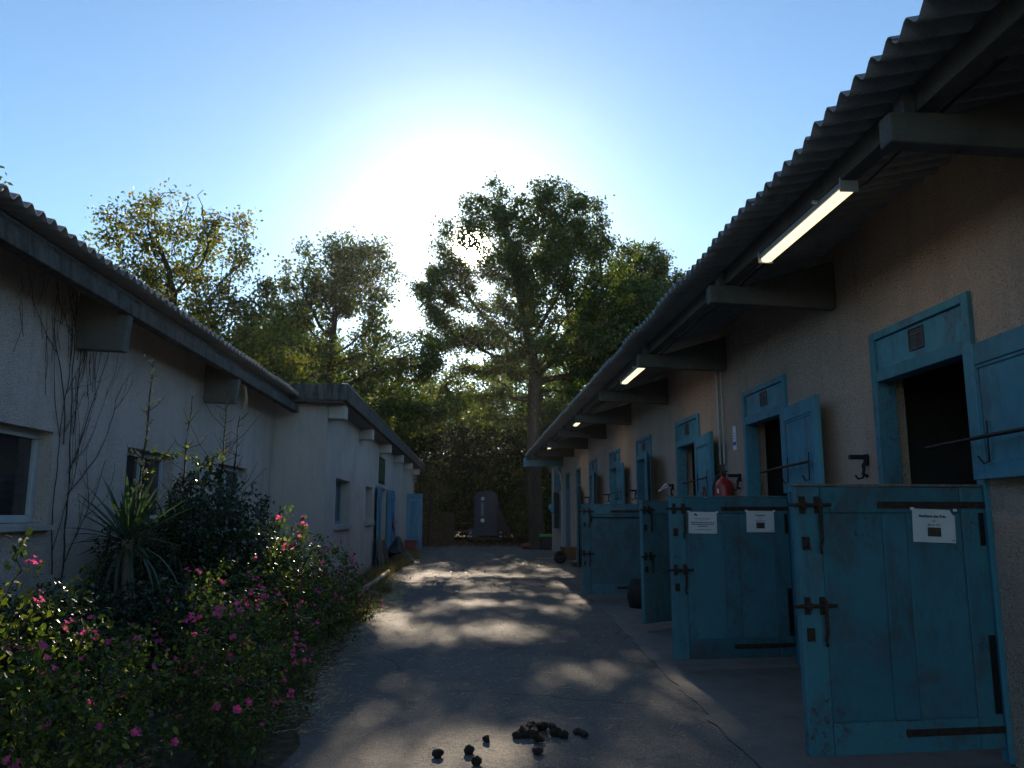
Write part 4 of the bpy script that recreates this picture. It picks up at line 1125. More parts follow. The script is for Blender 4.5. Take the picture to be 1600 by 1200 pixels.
# dry flower spires and thin shoots
def spire(x, y, z0, z1, lab, n=26, spread=0.10, seed=1, pods=True):
    g = random.Random(seed)
    r = tag(empty('dry_flower_stalk', (x, y, 0)), lab, 'plant stalk', 'dry stalks standing above the bed')
    pts = []
    for i in range(10):
        t = i / 9; pts.append((g.uniform(-.012, .012) + 0.05 * t, g.uniform(-.012, .012), z0 + (z1 - z0) * t))
    MB().tube(pts, [0.015 * (1 - 0.75 * i / 9) for i in range(10)], 6).build('stem', M['stem'], r)
    tw = MB(); pd = MB()
    for i in range(n):
        t = g.uniform(0.15, 0.98); z = z0 + (z1 - z0) * t; a = g.uniform(0, 6.28); L = spread * (1.25 - t) * g.choice((0.3, 0.4, 0.6, 1.0, 1.9)) * g.uniform(0.7, 1.2)
        p = Vector((0.05 * t, 0, z)); q = p + Vector((math.cos(a) * L, math.sin(a) * L, L * g.uniform(0.4, 1.4)))
        mdl = (p + q) / 2 + Vector((0, 0, -0.1 * L))
        mdl = mdl + Vector((g.uniform(-.2, .2) * L, g.uniform(-.2, .2) * L, 0)); tw.tube([p, mdl, q], [0.0045, 0.0035, 0.002], 4)
        if pods:
            for c in range(4):
                qq = p.lerp(q, g.uniform(0.4, 1)); s = g.uniform(0.007, 0.015)
                pd.add([qq + Vector((0, 0, s * 1.4)), qq + Vector((s, 0, 0)), qq + Vector((-s * .5, s * .8, 0)), qq + Vector((-s * .5, -s * .8, 0)), qq - Vector((0, 0, s))], [(0, 1, 2), (0, 2, 3), (0, 3, 1), (4, 2, 1), (4, 3, 2), (4, 1, 3)])
    tag(tw.build('twigs', M['stem'], r), kind='stuff')
    if pods: tag(pd.build('seed_pods', M['straw'], r), kind='stuff')
spire(-2.92, 7.2, 1.1, 2.80, 'tallest dry flower stalk rising from the spiky yucca', 44, 0.17, 3)
spire(-2.98, 8.4, 1.1, 2.62, 'dry dark stalk rising beside the second white window', 30, 0.15, 4)
spire(-2.85, 9.2, 1.2, 2.85, 'bare branching stalk standing before the third window', 46, 0.30, 5, False)
spire(-2.80, 9.5, 1.2, 2.55, 'thinner bare stalk just right of the branching one', 26, 0.25, 6, False)
# leafy arching shoot across the yucca
def shoot(pts, lab, seed, n=60, size=0.05):
    g = np.random.default_rng(seed)
    r = tag(empty('leafy_shoot', (0, 0, 0)), lab, 'shoot', 'leafy shoots arching out of the bed')
    MB().tube(pts, [0.006 - 0.004 * i / (len(pts) - 1) for i in range(len(pts))], 5).build('stem', M['stem'], r)
    P = np.array(pts); t = g.random(n) * (len(P) - 1); i = np.clip(t.astype(int), 0, len(P) - 2); f = (t - i)[:, None]
    C = P[i] * (1 - f) + P[i + 1] * f + g.normal(size=(n, 3)) * 0.03
    link('foliage', scatter_leaves('foliage', C, size, M['leaf_shrub'], g, LEAF_OVAL, up=0.5, jitter=0.4), r)
shoot([(-2.75, 7.0, 0.9), (-2.9, 7.1, 1.5), (-2.85, 7.4, 1.93), (-2.75, 7.9, 1.98), (-2.7, 8.3, 1.85)], 'leafy shoot arching over the spiky yucca', 1, 90, 0.045)
shoot([(-2.8, 8.5, 0.9), (-2.85, 8.6, 1.5), (-2.8, 8.8, 2.0), (-2.75, 9.1, 2.08)], 'leafy shoot beside the dry dark stalk', 2, 90, 0.045)
shoot([(-2.7, 4.4, 0.9), (-2.72, 4.35, 1.25), (-2.6, 4.3, 1.42)], 'pale leafy shoot rising at the left frame edge', 3, 40, 0.04)
shoot([(-1.9, 5.7, 0.6), (-1.85, 5.65, 0.95), (-1.75, 5.6, 1.02)], 'pale shoot standing above the sunlit shrub', 4, 34, 0.04)
shoot([(-2.3, 5.0, 0.6), (-2.28, 4.95, 1.0), (-2.2, 4.9, 1.08)], 'pale shoot in front of the dark bushes', 5, 34, 0.04)
shoot([(-2.0, 8.9, 1.0), (-1.85, 8.9, 1.25), (-1.6, 8.9, 1.12)], 'loose shoot leaning from the rounded shrub towards the annex', 6, 40, 0.035)

# bare creeper on the left wall
def creeper():
    g = random.Random(9)
    mb = MB(); cnt = [0]
    def go(y, z, ang, r, L, depth):
        pts = [(LXW + 0.012, y, z)]; n = max(3, int(L / 0.09))
        for i in range(n):
            ang += g.uniform(-0.22, 0.22); ang = ang * 0.93 + (math.pi / 2) * 0.07
            y += math.cos(ang) * 0.09; z += math.sin(ang) * 0.09
            if z > 3.42: break
            pts.append((LXW + 0.010 + r, y, z))
            if depth < 3 and g.random() < 0.17:
                go(y, z, ang + g.choice((-1, 1)) * g.uniform(0.35, 0.8), r * 0.62, L * g.uniform(0.35, 0.7), depth + 1)
        m = len(pts)
        if m > 2: mb.tube(pts, [max(0.0018, r * (1 - 0.6 * i / m)) for i in range(m)], 5, None, False)
    go(7.22, 0.6, 1.62, 0.0085, 2.9, 0)
    go(7.10, 2.0, 1.95, 0.006, 1.4, 1)
    go(7.10, 0.9, 1.6, 0.006, 2.2, 1)
    go(7.25, 2.1, 1.35, 0.005, 1.2, 2)
    return mb
cr = tag(empty('wall_creeper', (0, 0, 0)), 'leafless thin creeper spreading up the left wall beside the big window', 'climbing plant')
creeper().build('stems', M['bark'], cr)
g = random.Random(4); mb = MB()
for k in range(46):
    y = g.gauss(6.9, 0.35); z = 3.42 - abs(g.gauss(0, 0.28)); L = g.uniform(0.1, 0.5)
    mb.tube([(LXW + 0.012, y, z), (LXW + 0.02, y + g.uniform(-.05, .05), z - L * 0.5), (LXW + 0.012, y + g.uniform(-.08, .08), z - L)], 0.0022, 4, None, False)
for k in range(10):
    y = g.gauss(7.4, 0.15); z = 3.2 - abs(g.gauss(0, 0.15)); L = g.uniform(0.2, 0.7)
    mb.tube([(LXW + 0.012, y, z), (LXW + 0.02, y + g.uniform(-.05, .05), z - L * 0.5), (LXW + 0.012, y + g.uniform(-.08, .08), z - L)], 0.003, 4, None, False)
mb.build('hanging_tendrils', M['bark'], cr)
mb = MB()
for k in range(7):
    y = 10.88 + g.uniform(-.06, .06); mb.tube([(-3.09, y, 3.12), (-3.07, y + g.uniform(-.05, .05), 2.95), (-3.1, y + g.uniform(-.08, .08), 2.72 + g.uniform(-.1, .1))], 0.0035, 4, None, False)
tag(mb.build('dry_strands', M['straw']), 'pale dry strands hanging from the second eave bracket on the left', 'dry strands')

# grass and straw
def blades(name, pts, h, w, mat, lab, cat, seed, flat=False):
    g = np.random.default_rng(seed); n = len(pts)
    a = g.random(n) * math.tau; hh = h * (0.4 + g.random(n))
    ln = g.normal(size=(n, 2)) * 0.35 * hh[:, None]
    if flat:
        d = np.stack([np.cos(a), np.sin(a)], 1) * hh[:, None] * 0.5; sd = np.stack([-np.sin(a), np.cos(a)], 1) * w * 0.5
        z = g.random(n) * 0.008 + 0.006; z2 = z + g.random(n) * 0.01
        V = np.stack([np.c_[pts - d - sd, z], np.c_[pts - d + sd, z + 0.002], np.c_[pts + d + sd, z2 + 0.002], np.c_[pts + d - sd, z2]], 1)
        F = (np.arange(4)[None] + (np.arange(n) * 4)[:, None])
    else:
        sd = np.stack([np.cos(a), np.sin(a)], 1) * w * 0.5
        zz = np.zeros(n)
        V = np.stack([np.c_[pts - sd, zz], np.c_[pts + sd, zz], np.c_[pts + ln, hh]], 1)
        F = (np.arange(3)[None] + (np.arange(n) * 3)[:, None])
    o = link(name, np_mesh(name, V.reshape(-1, 3), F, mat))
    return tag(o, lab, cat, kind='stuff')
g = np.random.default_rng(3)
def edge_x(y):
    for i in range(len(left_edge) - 1):
        a, b = left_edge[i], left_edge[i + 1]
        if a[1] <= y <= b[1]: return a[0] + (b[0] - a[0]) * (y - a[1]) / (b[1] - a[1])
    return -1.5
ys = g.uniform(10.5, 36, 9000); ex = np.array([edge_x(y) for y in ys])
xs = ex - np.abs(g.normal(size=len(ys))) * 0.28 + 0.04
ok = xs > -2.56
blades('grass', np.c_[xs, ys][ok], 0.10, 0.006, M['grass'], 'short dry grass along the foot of the annex wall', 'grass', 1)
c = []
for _ in range(70):
    cy = g.uniform(14.5, 30); cx = g.uniform(-2.5, edge_x(cy) + 0.05); c.append(g.normal(size=(60, 2)) * 0.07 + np.array([cx, cy]))
blades('grass', np.concatenate(c), 0.20, 0.007, M['grass'], 'taller grass tufts beside the annex wall', 'grass', 2)
n = 9000
n = 5500
ys = np.concatenate([g.uniform(5.5, 20, n), g.uniform(3, 12, 1300)]); ex = np.array([edge_x(y) for y in ys])
xs = np.concatenate([ex[:n] + g.normal(size=n) * 0.17 - 0.05, g.uniform(-1.0, 1.7, 1300)])
blades('straw_litter', np.c_[xs, ys], 0.055, 0.003, M['straw'], 'loose straw scattered on the asphalt and its left edge', 'straw', 3, True)
ys = g.uniform(12, 19, 5000); ex = np.array([edge_x(y) for y in ys])
blades('straw_litter', np.c_[ex + g.normal(size=5000) * 0.15 + 0.05, ys], 0.09, 0.004, M['straw'], 'thick band of sunlit straw by the pale pole', 'straw', 4, True)
C = np.c_[g.uniform(-7, 8, 16000), g.uniform(35.5, 50, 16000), g.random(16000) * 0.05 + 0.01]
tag(link('leaf_litter', scatter_leaves('leaf_litter', C, 0.09, M['litter'], g)), 'brown fallen leaves covering the ground under the wood', 'fallen leaves', kind='stuff')
C = np.c_[g.uniform(-1.9, 3.0, 900), g.uniform(14, 37, 900), g.random(900) * 0.01 + 0.014]
tag(link('leaf_litter', scatter_leaves('leaf_litter', C, 0.05, M['litter'], g, up=3)), 'scattered fallen leaves on the alley', 'fallen leaves', kind='stuff')

# ------------------------------------------------------------------ thin evening haze
def haze(density):
    o = MB().box(-405, 405, -64, 705, -1.0, 18.5).build('haze', None)
    m = bpy.data.materials.new('haze_air'); m.use_nodes = True; nt = m.node_tree
    nt.nodes.remove(nt.nodes['Principled BSDF'])
    v = nt.nodes.new('ShaderNodeVolumePrincipled'); v.inputs['Density'].default_value = density; v.inputs['Color'].default_value = (0.95, 0.96, 1.0, 1)
    v.inputs['Anisotropy'].default_value = 0.75
    nt.links.new(v.outputs[0], nt.nodes['Material Output'].inputs['Volume'])
    o.data.materials.clear(); o.data.materials.append(m)
    tag(o, 'thin evening haze in the air over the yard', 'haze', kind='stuff')
if HAZE > 0: haze(HAZE)

# ================================================================== SMALL THINGS
# strip lamps
for i, yc in enumerate((4.95, 10.55, 16.1, 22.0)):
    L = 0.66
    r = tag(empty('strip_lamp', (2.16, yc, 3.27)), ['largest lit strip lamp under the eave nearest the camera', 'second lit strip lamp from the camera under the eave', 'third lit strip lamp small under the eave', 'farthest lit strip lamp a mere dot under the eave'][i], 'lamp', 'strip lamps under the stable eave')
    MB().prism([(-0.046, 0.0), (0.046, 0.0), (0.038, 0.05), (-0.038, 0.05)], 'y', -L, L).build('housing', M['lamp_body'], r, bevel=0.004)
    MB().prism([(-0.040, -0.003), (0.040, -0.003), (0.034, -0.024), (0.0, -0.030), (-0.034, -0.024)], 'y', -L + 0.012, L - 0.012).build('diffuser', M['tube_light'], r, bevel=0.003)
    for s in (-1, 1):
        MB().box(-0.056, 0.056, s * L - 0.006 + s * 0.008, s * L + 0.006 + s * 0.008, -0.03, 0.056).build('end_cap', M['lamp_body'], r, bevel=0.004)
    li = bpy.data.lights.new('tube', 'AREA'); li.shape = 'RECTANGLE'; li.size = 0.07; li.size_y = 1.25; li.energy = 0.9; li.color = (1.0, 0.72, 0.42)
    lo = bpy.data.objects.new('tube', li); COL.objects.link(lo); lo.parent = r; lo.location = (0, 0, -0.045)
    MB().tube([(-0.05, -L + 0.3, 0.03), (-0.085, -L + 0.3, 0.03)], 0.012, 6).build('clip', M['lamp_body'], r)

# bridle hooks
hk = None
hooklab = ['largest black wall hook left of the nearest stall doorway', 'black wall hook above right of the red extinguisher', 'black wall hook before the third stall', 'black wall hook left of the fourth stall', 'black wall hook between the fifth and fourth stalls', 'farthest black wall hook by the sixth stall']
for i, y in enumerate((6.05, 9.02, 12.1, 14.82, 17.8, 20.8)):
    r = tag(empty('bridle_hook', (WX, y, 1.80)), hooklab[i], 'hook', 'black hooks on the stable wall')
    MB().box(-0.03, 0.0, -0.02, 0.02, -0.03, 0.06).box(-0.15, -0.0301, -0.018, 0.018, 0.02, 0.055).build('arm', M['black_iron'], r, bevel=0.005)
    MB().tube([(-0.03, 0, 0.02), (-0.035, 0, -0.06), (-0.05, 0, -0.12), (-0.09, 0, -0.13), (-0.11, 0, -0.10)], 0.008, 6).build('hook', M['black_iron'], r)
    MB().tube([(-0.01, 0.0, 0.02), (-0.04, 0.01, -0.03), (-0.045, 0.01, -0.09), (-0.01, 0.0, -0.11)], 0.014, 8).build('bracket', M['black_iron'], r)
# halter rope on the third hook
tag(MB().tube([(2.93, 12.0, 1.82), (2.80, 11.7, 1.80), (2.72, 11.5, 1.77), (2.75, 11.35, 1.83), (2.82, 11.45, 1.80), (2.70, 11.6, 1.74)], 0.012, 6).build('halter_rope', M['white']), 'pale rope looped from a wall hook beside the third stall', 'rope')

# fire extinguisher
r = tag(empty('fire_extinguisher', (2.93, 9.28, 1.345)), 'red fire extinguisher hanging on the wall above the second lower door', 'extinguisher')
MB().lathe([(0.0, 0.0), (0.095, 0.0), (0.105, 0.02), (0.105, 0.38), (0.09, 0.43), (0.05, 0.465), (0.03, 0.475), (0.03, 0.50), (0, 0.50)], 24).build('cylinder', M['red'], r)
MB().box(-0.02, 0.02, -0.03, 0.03, 0.50, 0.54).box(-0.012, 0.012, -0.13, 0.03, 0.542, 0.556).box(-0.012, 0.012, -0.11, -0.0301, 0.51, 0.522).build('valve', M['black_iron'], r, bevel=0.003)
MB().tube([(0.0, 0.035, 0.52), (-0.05, 0.10, 0.50), (-0.08, 0.14, 0.38), (-0.09, 0.13, 0.2), (-0.1, 0.1, 0.08)], 0.012, 8).build('hose', M['rubber'], r)
for z, w in ((0.30, 0.035), (0.16, 0.05)):
    MB().prism([(0.1065 * math.cos(a), 0.1065 * math.sin(a)) for a in [3.6 + k * 0.08 for k in range(int(w * 120))]] + [(0.1045 * math.cos(a), 0.1045 * math.sin(a)) for a in [3.6 + k * 0.08 for k in range(int(w * 120))][::-1]], 'z', z, z + 0.05).build('sticker', M['white'], r)
# pale pail hanging below with red handle
r = tag(empty('hanging_gear', (2.86, 9.75, 1.50)), 'red and pale gear hanging on the wall beside the extinguisher', 'hanging gear')
MB().tube([(0, 0.0, 0.0), (0, 0.10, 0.24), (0, 0.17, 0.05)], 0.014, 6).build('strap', M['red_dull'], r)
MB().tube([(-0.03, -0.05 + 0.11 * math.cos(a), -0.02 + 0.13 * math.sin(a)) for a in [k * 0.35 for k in range(10)]], 0.012, 6).build('rope_loop', M['white'], r)
# thermometer-like wall sign
r = tag(empty('wall_sign', (WX - 0.004, 9.15, 2.14)), 'narrow white sign with blue band on the wall above the extinguisher', 'sign')
MB().prism([(-0.055, 0.0), (0.055, 0.0), (0.055, 0.24), (0.03, 0.28), (-0.03, 0.28), (-0.055, 0.24)], 'x', -0.008, 0).build('plate', M['white'], r)
MB().box(-0.0095, -0.0082, -0.054, 0.054, 0.055, 0.095).build('blue_band', M['blue_print'], r)
for q in range(3): MB().box(-0.0096, -0.0084, -0.03, 0.03, 0.13 + q * 0.03, 0.138 + q * 0.03).build('print_line', M['blue_print'], r)

# notices taped to the doors
def text_mesh(txt, size, mat, parent, loc, bold=False, name='lettering'):
    cu = bpy.data.curves.new('txt', 'FONT'); cu.body = txt; cu.size = size; cu.align_x = 'CENTER'; cu.align_y = 'CENTER'
    cu.offset = 0.0006 if bold else 0.0
    ob = bpy.data.objects.new('txt', cu); COL.objects.link(ob)
    bpy.context.view_layer.update()
    me = bpy.data.meshes.new_from_object(ob.evaluated_get(bpy.context.evaluated_depsgraph_get()))
    bpy.data.objects.remove(ob); bpy.data.curves.remove(cu)
    me.materials.clear(); me.materials.append(mat)
    return link(name, me, parent, loc, (rad(90), 0, 0))
def notice(x, y, z, rz, tilt, w, h, kind, lab, gapx=0):
    r = tag(empty('paper_notice', (x, y, z), rz), lab, 'notice', 'white notices taped to the stable doors'); r.rotation_euler = (0, tilt, rz)
    nx, nz = 8, 6; vs = []; fs = []
    for j in range(nz + 1):
        for i in range(nx + 1):
            u = i / nx - 0.5; v = j / nz - 0.5
            yy = -0.002 - 0.0012 * math.sin(u * 7 + z * 9) - (0.006 * max(0, u + v - 0.8) if kind == 0 else 0)
            xx = u * w; zz = v * h
            if kind == 0 and i == nx and j == nz: xx -= 0.02; zz -= 0.03; yy -= 0.01
            vs.append((xx, yy, zz))
    for j in range(nz):
        for i in range(nx):
            a = j * (nx + 1) + i; fs.append((a, a + 1, a + nx + 2, a + nx + 1))
    MB().add(vs, fs, None, True).build('sheet', M['paper'], r)
    if kind in (0, 1):
        text_mesh('Aurfeere des Prés' if kind == 0 else 'Utopialine', 0.0235, M['ink'], r, (-0.01 if kind == 0 else 0.0, -0.0068, h * 0.29), True)
        text_mesh('par' if kind == 0 else 'par', 0.018, M['ink'], r, (0.0, -0.0060, h * 0.15))
        text_mesh('Bel air (SF)' if kind == 0 else 'Quidam (SF)', 0.019, M['ink'], r, (0.0, -0.0060, h * 0.03))
        MB().box(-0.042, 0.042, -0.0052, -0.0040, -h * 0.32, -h * 0.05).build('photo', M['photo_horse'], r)
        MB().box(w * 0.40, w * 0.47, -0.0052, -0.0040, -h * 0.44, -h * 0.42).build('print_mark', M['ink'], r)
    else:
        MB().prism([(-0.09, 0.07), (-0.055, 0.062), (-0.05, 0.074), (-0.066, 0.078), (-0.07, 0.088), (-0.08, 0.08)], 'y', -0.0052, -0.0042).build('emblem', M['ink'], r)
        rr = random.Random(2)
        for zz, ww, th in ((0.033, 0.075, 0.005), (-0.002, 0.118, 0.007), (-0.020, 0.11, 0.007), (-0.038, 0.045, 0.007), (-0.068, 0.085, 0.005)):
            x0 = -ww
            while x0 < ww:
                l = rr.uniform(0.008, 0.03); MB().box(x0, min(ww, x0 + l), -0.0050, -0.0040, zz, zz + th).build('print_word', M['ink'], r); x0 += l + 0.005
    for sx in (-1, 1):
        MB().box(sx * w * 0.5 - 0.012, sx * w * 0.5 + 0.012, -0.0075, -0.0055, h * 0.46, h * 0.54).build('tape', M['white'], r)
# door faces: leaf 1 hinge (3.015, 4.69), leaf 2 hinge (3.015, 7.67)
def on_leaf(hy, ang, u, z, off=0.0525):
    a = rad(ang); hx = WX - 0.035
    return hx - u * math.cos(a) + off * math.sin(a), hy - u * math.sin(a) - off * math.cos(a), z, a
x, y, z, a = on_leaf(STALLS[0] + 0.07, 5, 0.335, 1.335); notice(x, y, z, a, rad(2.2), 0.27, 0.19, 0, 'crooked notice with a photo on the nearest big blue door')
x, y, z, a = on_leaf(STALLS[1] + 0.12, 6, 0.29, 1.335); notice(x, y, z, a, rad(0.5), 0.28, 0.20, 1, 'notice with a small photo at the right of the second blue door')
x, y, z, a = on_leaf(STALLS[1] + 0.12, 6, 0.865, 1.325); notice(x, y, z, a, rad(1), 0.28, 0.20, 2, 'text-only notice at the left of the second blue door')

# droppings
def dung(x, y, r, z, i, lab, grp):
    g = random.Random(i * 13 + 5)
    bm = bmesh.new(); bmesh.ops.create_icosphere(bm, subdivisions=3, radius=r)
    sx, sy, sz = g.uniform(0.8, 1.45), g.uniform(0.75, 1.15), g.uniform(0.6, 0.95)
    cut = Vector((g.uniform(-1, 1), g.uniform(-1, 1), g.uniform(0, 1))).normalized(); cl = g.uniform(0.45, 0.9) * r
    for v in bm.verts:
        k = 1 + 0.12 * math.sin(v.co.x * 90 + i) + 0.10 * math.sin(v.co.y * 110 + i * 2) + 0.06 * math.sin(v.co.z * 260 + v.co.x * 170) + g.uniform(-.035, .035)
        ex_ = v.co.dot(cut) - cl
        if ex_ > 0: v.co -= cut * ex_ * 0.85
        v.co = Vector((v.co.x * sx * k, v.co.y * sy * k, v.co.z * sz * k))
    me = bpy.data.meshes.new('horse_dropping'); bm.to_mesh(me); bm.free(); me.materials.append(M['dung'])
    o = link('horse_dropping', me, None, (x, y, z + r * sz * 0.9), (0, 0, g.uniform(0, 6)))
    return tag(o, lab, 'dropping', grp)
singles = [(-0.19, 4.97, 'lone flattish dropping furthest left of the pile'), (-0.01, 5.03, 'round dropping second from the left'), (0.10, 5.27, 'split dropping nearest the pile on its left'), (0.04, 4.80, 'dropping cut off by the bottom edge'), (0.40, 5.00, 'dropping just below the pile towards the camera'), (0.72, 5.36, 'larger dropping of a pair right of the pile'), (0.69, 5.42, 'smaller dropping of the pair right of the pile')]
for i, (x, y, lab) in enumerate(singles): dung(x, y, 0.030 + 0.006 * (i % 3 == 1), 0.003, i, lab, 'scattered horse droppings')
g = random.Random(21)
for i in range(17):
    x = 0.38 + g.gauss(0, 0.10); y = 5.38 + g.gauss(0, 0.11)
    dung(x, y, g.uniform(0.028, 0.038), 0.003 if i < 15 else 0.035, 40 + i, 'dark dropping in the main horse dung pile on the asphalt', 'droppings of the main pile')

# pale pole at the verge
p = MB().tube([(-1.98, 14.9, 0.05), (-1.93, 16.5, 0.07), (-1.96, 19.4, 0.08)], [0.055, 0.05, 0.045], 10)
tag(p.build('wooden_pole', M['log']), 'pale round pole lying along the verge by the straw', 'pole')
p = MB().tube([(-1.75, 16.2, 0.02), (-1.68, 16.5, 0.09), (-1.60, 16.7, 0.03)], [0.014, 0.012, 0.008], 6)
tag(p.build('curved_stick', M['log']), 'small bent stick in the straw beside the pale pole', 'stick')
# boards and tarp leaning against the annex
r = tag(empty('leaning_board', (-2.36, 21.3, 0.0), 0), 'dark grey board leaning on the annex wall below the first shutter', 'board')
r.rotation_euler = (0, rad(-9), 0)
MB().box(-0.02, 0.02, 0.0, 0.95, 0, 0.78).build('sheet', M['wood_grey'], r, bevel=0.004)
MB().box(0.021, 0.045, 0.08, 0.2, 0.05, 0.72).build('batten', M['wood_grey'], r, bevel=0.003)
r = tag(empty('leaning_board', (-2.30, 22.35, 0.0), 0), 'brownish board leaning beside the grey one at the annex door', 'board')
r.rotation_euler = (0, rad(-14), 0)
MB().box(-0.02, 0.02, 0.0, 0.7, 0, 0.72).build('sheet', M['wood_brown'], r, bevel=0.004)
bm = bmesh.new()
nx, ny = 22, 16
vsg = []
for j in range(ny + 1):
    for i in range(nx + 1):
        u = i / nx; v = j / ny
        ht = 0.78 * math.exp(-((u - 0.25) / 0.30) ** 2) * (1 - abs(v - 0.45) * 1.3) + 0.05 * math.sin(u * 19 + v * 5) * (1 - v) + 0.03 * math.sin(v * 23)
        vsg.append(bm.verts.new((-2.5 + u * 1.0, 24.1 + v * 1.5, max(0.014, ht))))
for j in range(ny):
    for i in range(nx):
        a = j * (nx + 1) + i; f = bm.faces.new((vsg[a], vsg[a + 1], vsg[a + nx + 2], vsg[a + nx + 1])); f.smooth = True
me = bpy.data.meshes.new('tarpaulin'); bm.to_mesh(me); bm.free(); me.materials.append(M['tarp'])
tag(link('tarpaulin', me), 'dark tarpaulin heaped against the annex wall past the doorway', 'tarpaulin')
# hose reel
r = tag(empty('hose_reel', (-2.48, 25.4, 1.05)), 'wall hose reel with red drum and hanging hose above the tarpaulin', 'hose reel')
MB().lathe([(0.0, -0.05), (0.15, -0.05), (0.15, -0.03), (0.08, -0.03), (0.08, 0.03), (0.15, 0.03), (0.15, 0.05), (0, 0.05)], 18, Matrix.Rotation(rad(90), 4, 'Y')).build('drum', M['red_dull'], r)
MB().tube([(0.0 + 0.02, 0.12 * math.cos(a), 0.22 + 0.2 * math.sin(a)) for a in [k * 0.45 for k in range(15)]] + [(0.05, 0.3, -0.2), (0.05, 0.45, -0.6), (0.1, 0.6, -0.95)], 0.015, 6).build('hose', M['blue_print'], r)
# red crate at the far shutter
r = tag(empty('storage_box', (-2.33, 31.3, 0.0)), 'low red box under the farthest blue shutter of the annex', 'box')
MB().box(-0.22, 0.24, -0.2, 0.2, 0, 0.38).build('body', M['red_dull'], r, bevel=0.02)
MB().box(-0.24, 0.26, -0.22, 0.22, 0.382, 0.43).build('lid', M['red_dull'], r, bevel=0.015)

# foil glint and things by the far stable wall
r = tag(empty('hanging_foil', (2.86, 28.9, 1.62)), 'glinting pale blue crumpled foil hanging by the far window', 'foil')
bm = bmesh.new(); bmesh.ops.create_icosphere(bm, subdivisions=2, radius=0.16)
g = random.Random(2)
for v in bm.verts: v.co *= g.uniform(0.6, 1.15)
me = bpy.data.meshes.new('sheet'); bm.to_mesh(me); bm.free(); me.materials.append(M['foil']); link('sheet', me, r)
MB().tube([(0, 0, 0.12), (0.05, 0, 0.4), (0.18, 0, 0.5)], 0.006, 5).build('string', M['black_iron'], r)
r = tag(empty('wheelbarrow', (2.72, 23.2, 0.01), rad(8)), 'small dark wheelbarrow with brown tub beside the narrow blue door', 'wheelbarrow')
MB().tube([(0.13 * math.cos(a), 0, 0.19 + 0.13 * math.sin(a)) for a in [k * math.tau / 16 for k in range(17)]], 0.055, 10).lathe([(0, -0.03), (0.11, -0.03), (0.11, 0.03), (0, 0.03)], 16, Matrix.Translation((0, 0, 0.19)) @ Matrix.Rotation(rad(90), 4, 'X')).build('wheel', M['rubber'], r, (-0.22, 0, 0))
MB().prism([(0.0, 0.14), (0.5, 0.10), (0.66, 0.46), (-0.12, 0.48)], 'y', -0.27, 0.27).build('tub', M['orange'], r, (-0.05, 0, 0), bevel=0.02)
for s in (-1, 1):
    MB().tube([(-0.1, s * 0.1, 0.2), (0.3, s * 0.22, 0.22), (0.6, s * 0.26, 0.55)], 0.015, 6).build('handle', M['black_iron'], r)
    MB().tube([(0.42, s * 0.2, 0.2), (0.46, s * 0.2, 0.0)], 0.013, 6).build('leg', M['black_iron'], r)
tag(MB().tube([(WX - 0.06, 21.9, 1.75), (WX - 0.07, 21.8, 1.2), (WX - 0.1, 21.6, 0.7), (WX - 0.2, 21.4, 0.4)], 0.02, 6).build('hanging_strap', M['rubber']), 'black strap hanging on the wall by the far stalls', 'strap')
r = tag(empty('garden_broom', (WX - 0.09, 22.1, 0.01)), 'broom leaning on the stable wall before the narrow doors', 'broom')
MB().tube([(-0.15, 0, 0.05), (0.05, 0.1, 1.6)], 0.012, 6).build('handle', M['log'], r)
MB().box(-0.25, -0.08, -0.12, 0.12, 0.0, 0.12).build('brush', M['wood_brown'], r, bevel=0.01)
tag(MB().lathe([(0, 0), (0.30, 0), (0.34, 0.1), (0.28, 0.2), (0.0, 0.24)], 16).build('red_tub', M['red_dull'], None, (2.35, 33.6, 0.01)), 'low red tub at the end of the stable wall', 'tub')
r = tag(empty('green_bin', (2.95, 32.6, 0.01)), 'bright green bin beside the end of the stable wall', 'bin')
MB().prism([(-0.2, 0.0), (0.2, 0.0), (0.24, 0.5), (-0.24, 0.5)], 'y', -0.2, 0.2).build('body', M['rubber'], r, bevel=0.02)
MB().box(-0.27, 0.27, -0.25, 0.25, 0.502, 0.62).build('lid', M['green_bin'], r, bevel=0.03)
tag(MB().box(-0.5, 0.5, -0.09, 0.09, 0.0, 0.035).build('plank', M['log'], None, (2.55, 25.9, 0.012), (0, 0, rad(6)), bevel=0.004), 'pale plank lying on the concrete before the blue narrow door', 'plank')
# dark bundle behind leaf 4
tag(MB().lathe([(0, 0), (0.16, 0.0), (0.2, 0.15), (0.17, 0.33), (0.12, 0.4), (0.13, 0.42), (0, 0.42)], 14).build('feed_bucket', M['rubber'], None, (2.55, 12.4, 0.012)), 'black bucket on the concrete between the teal and flat-panelled doors', 'bucket')

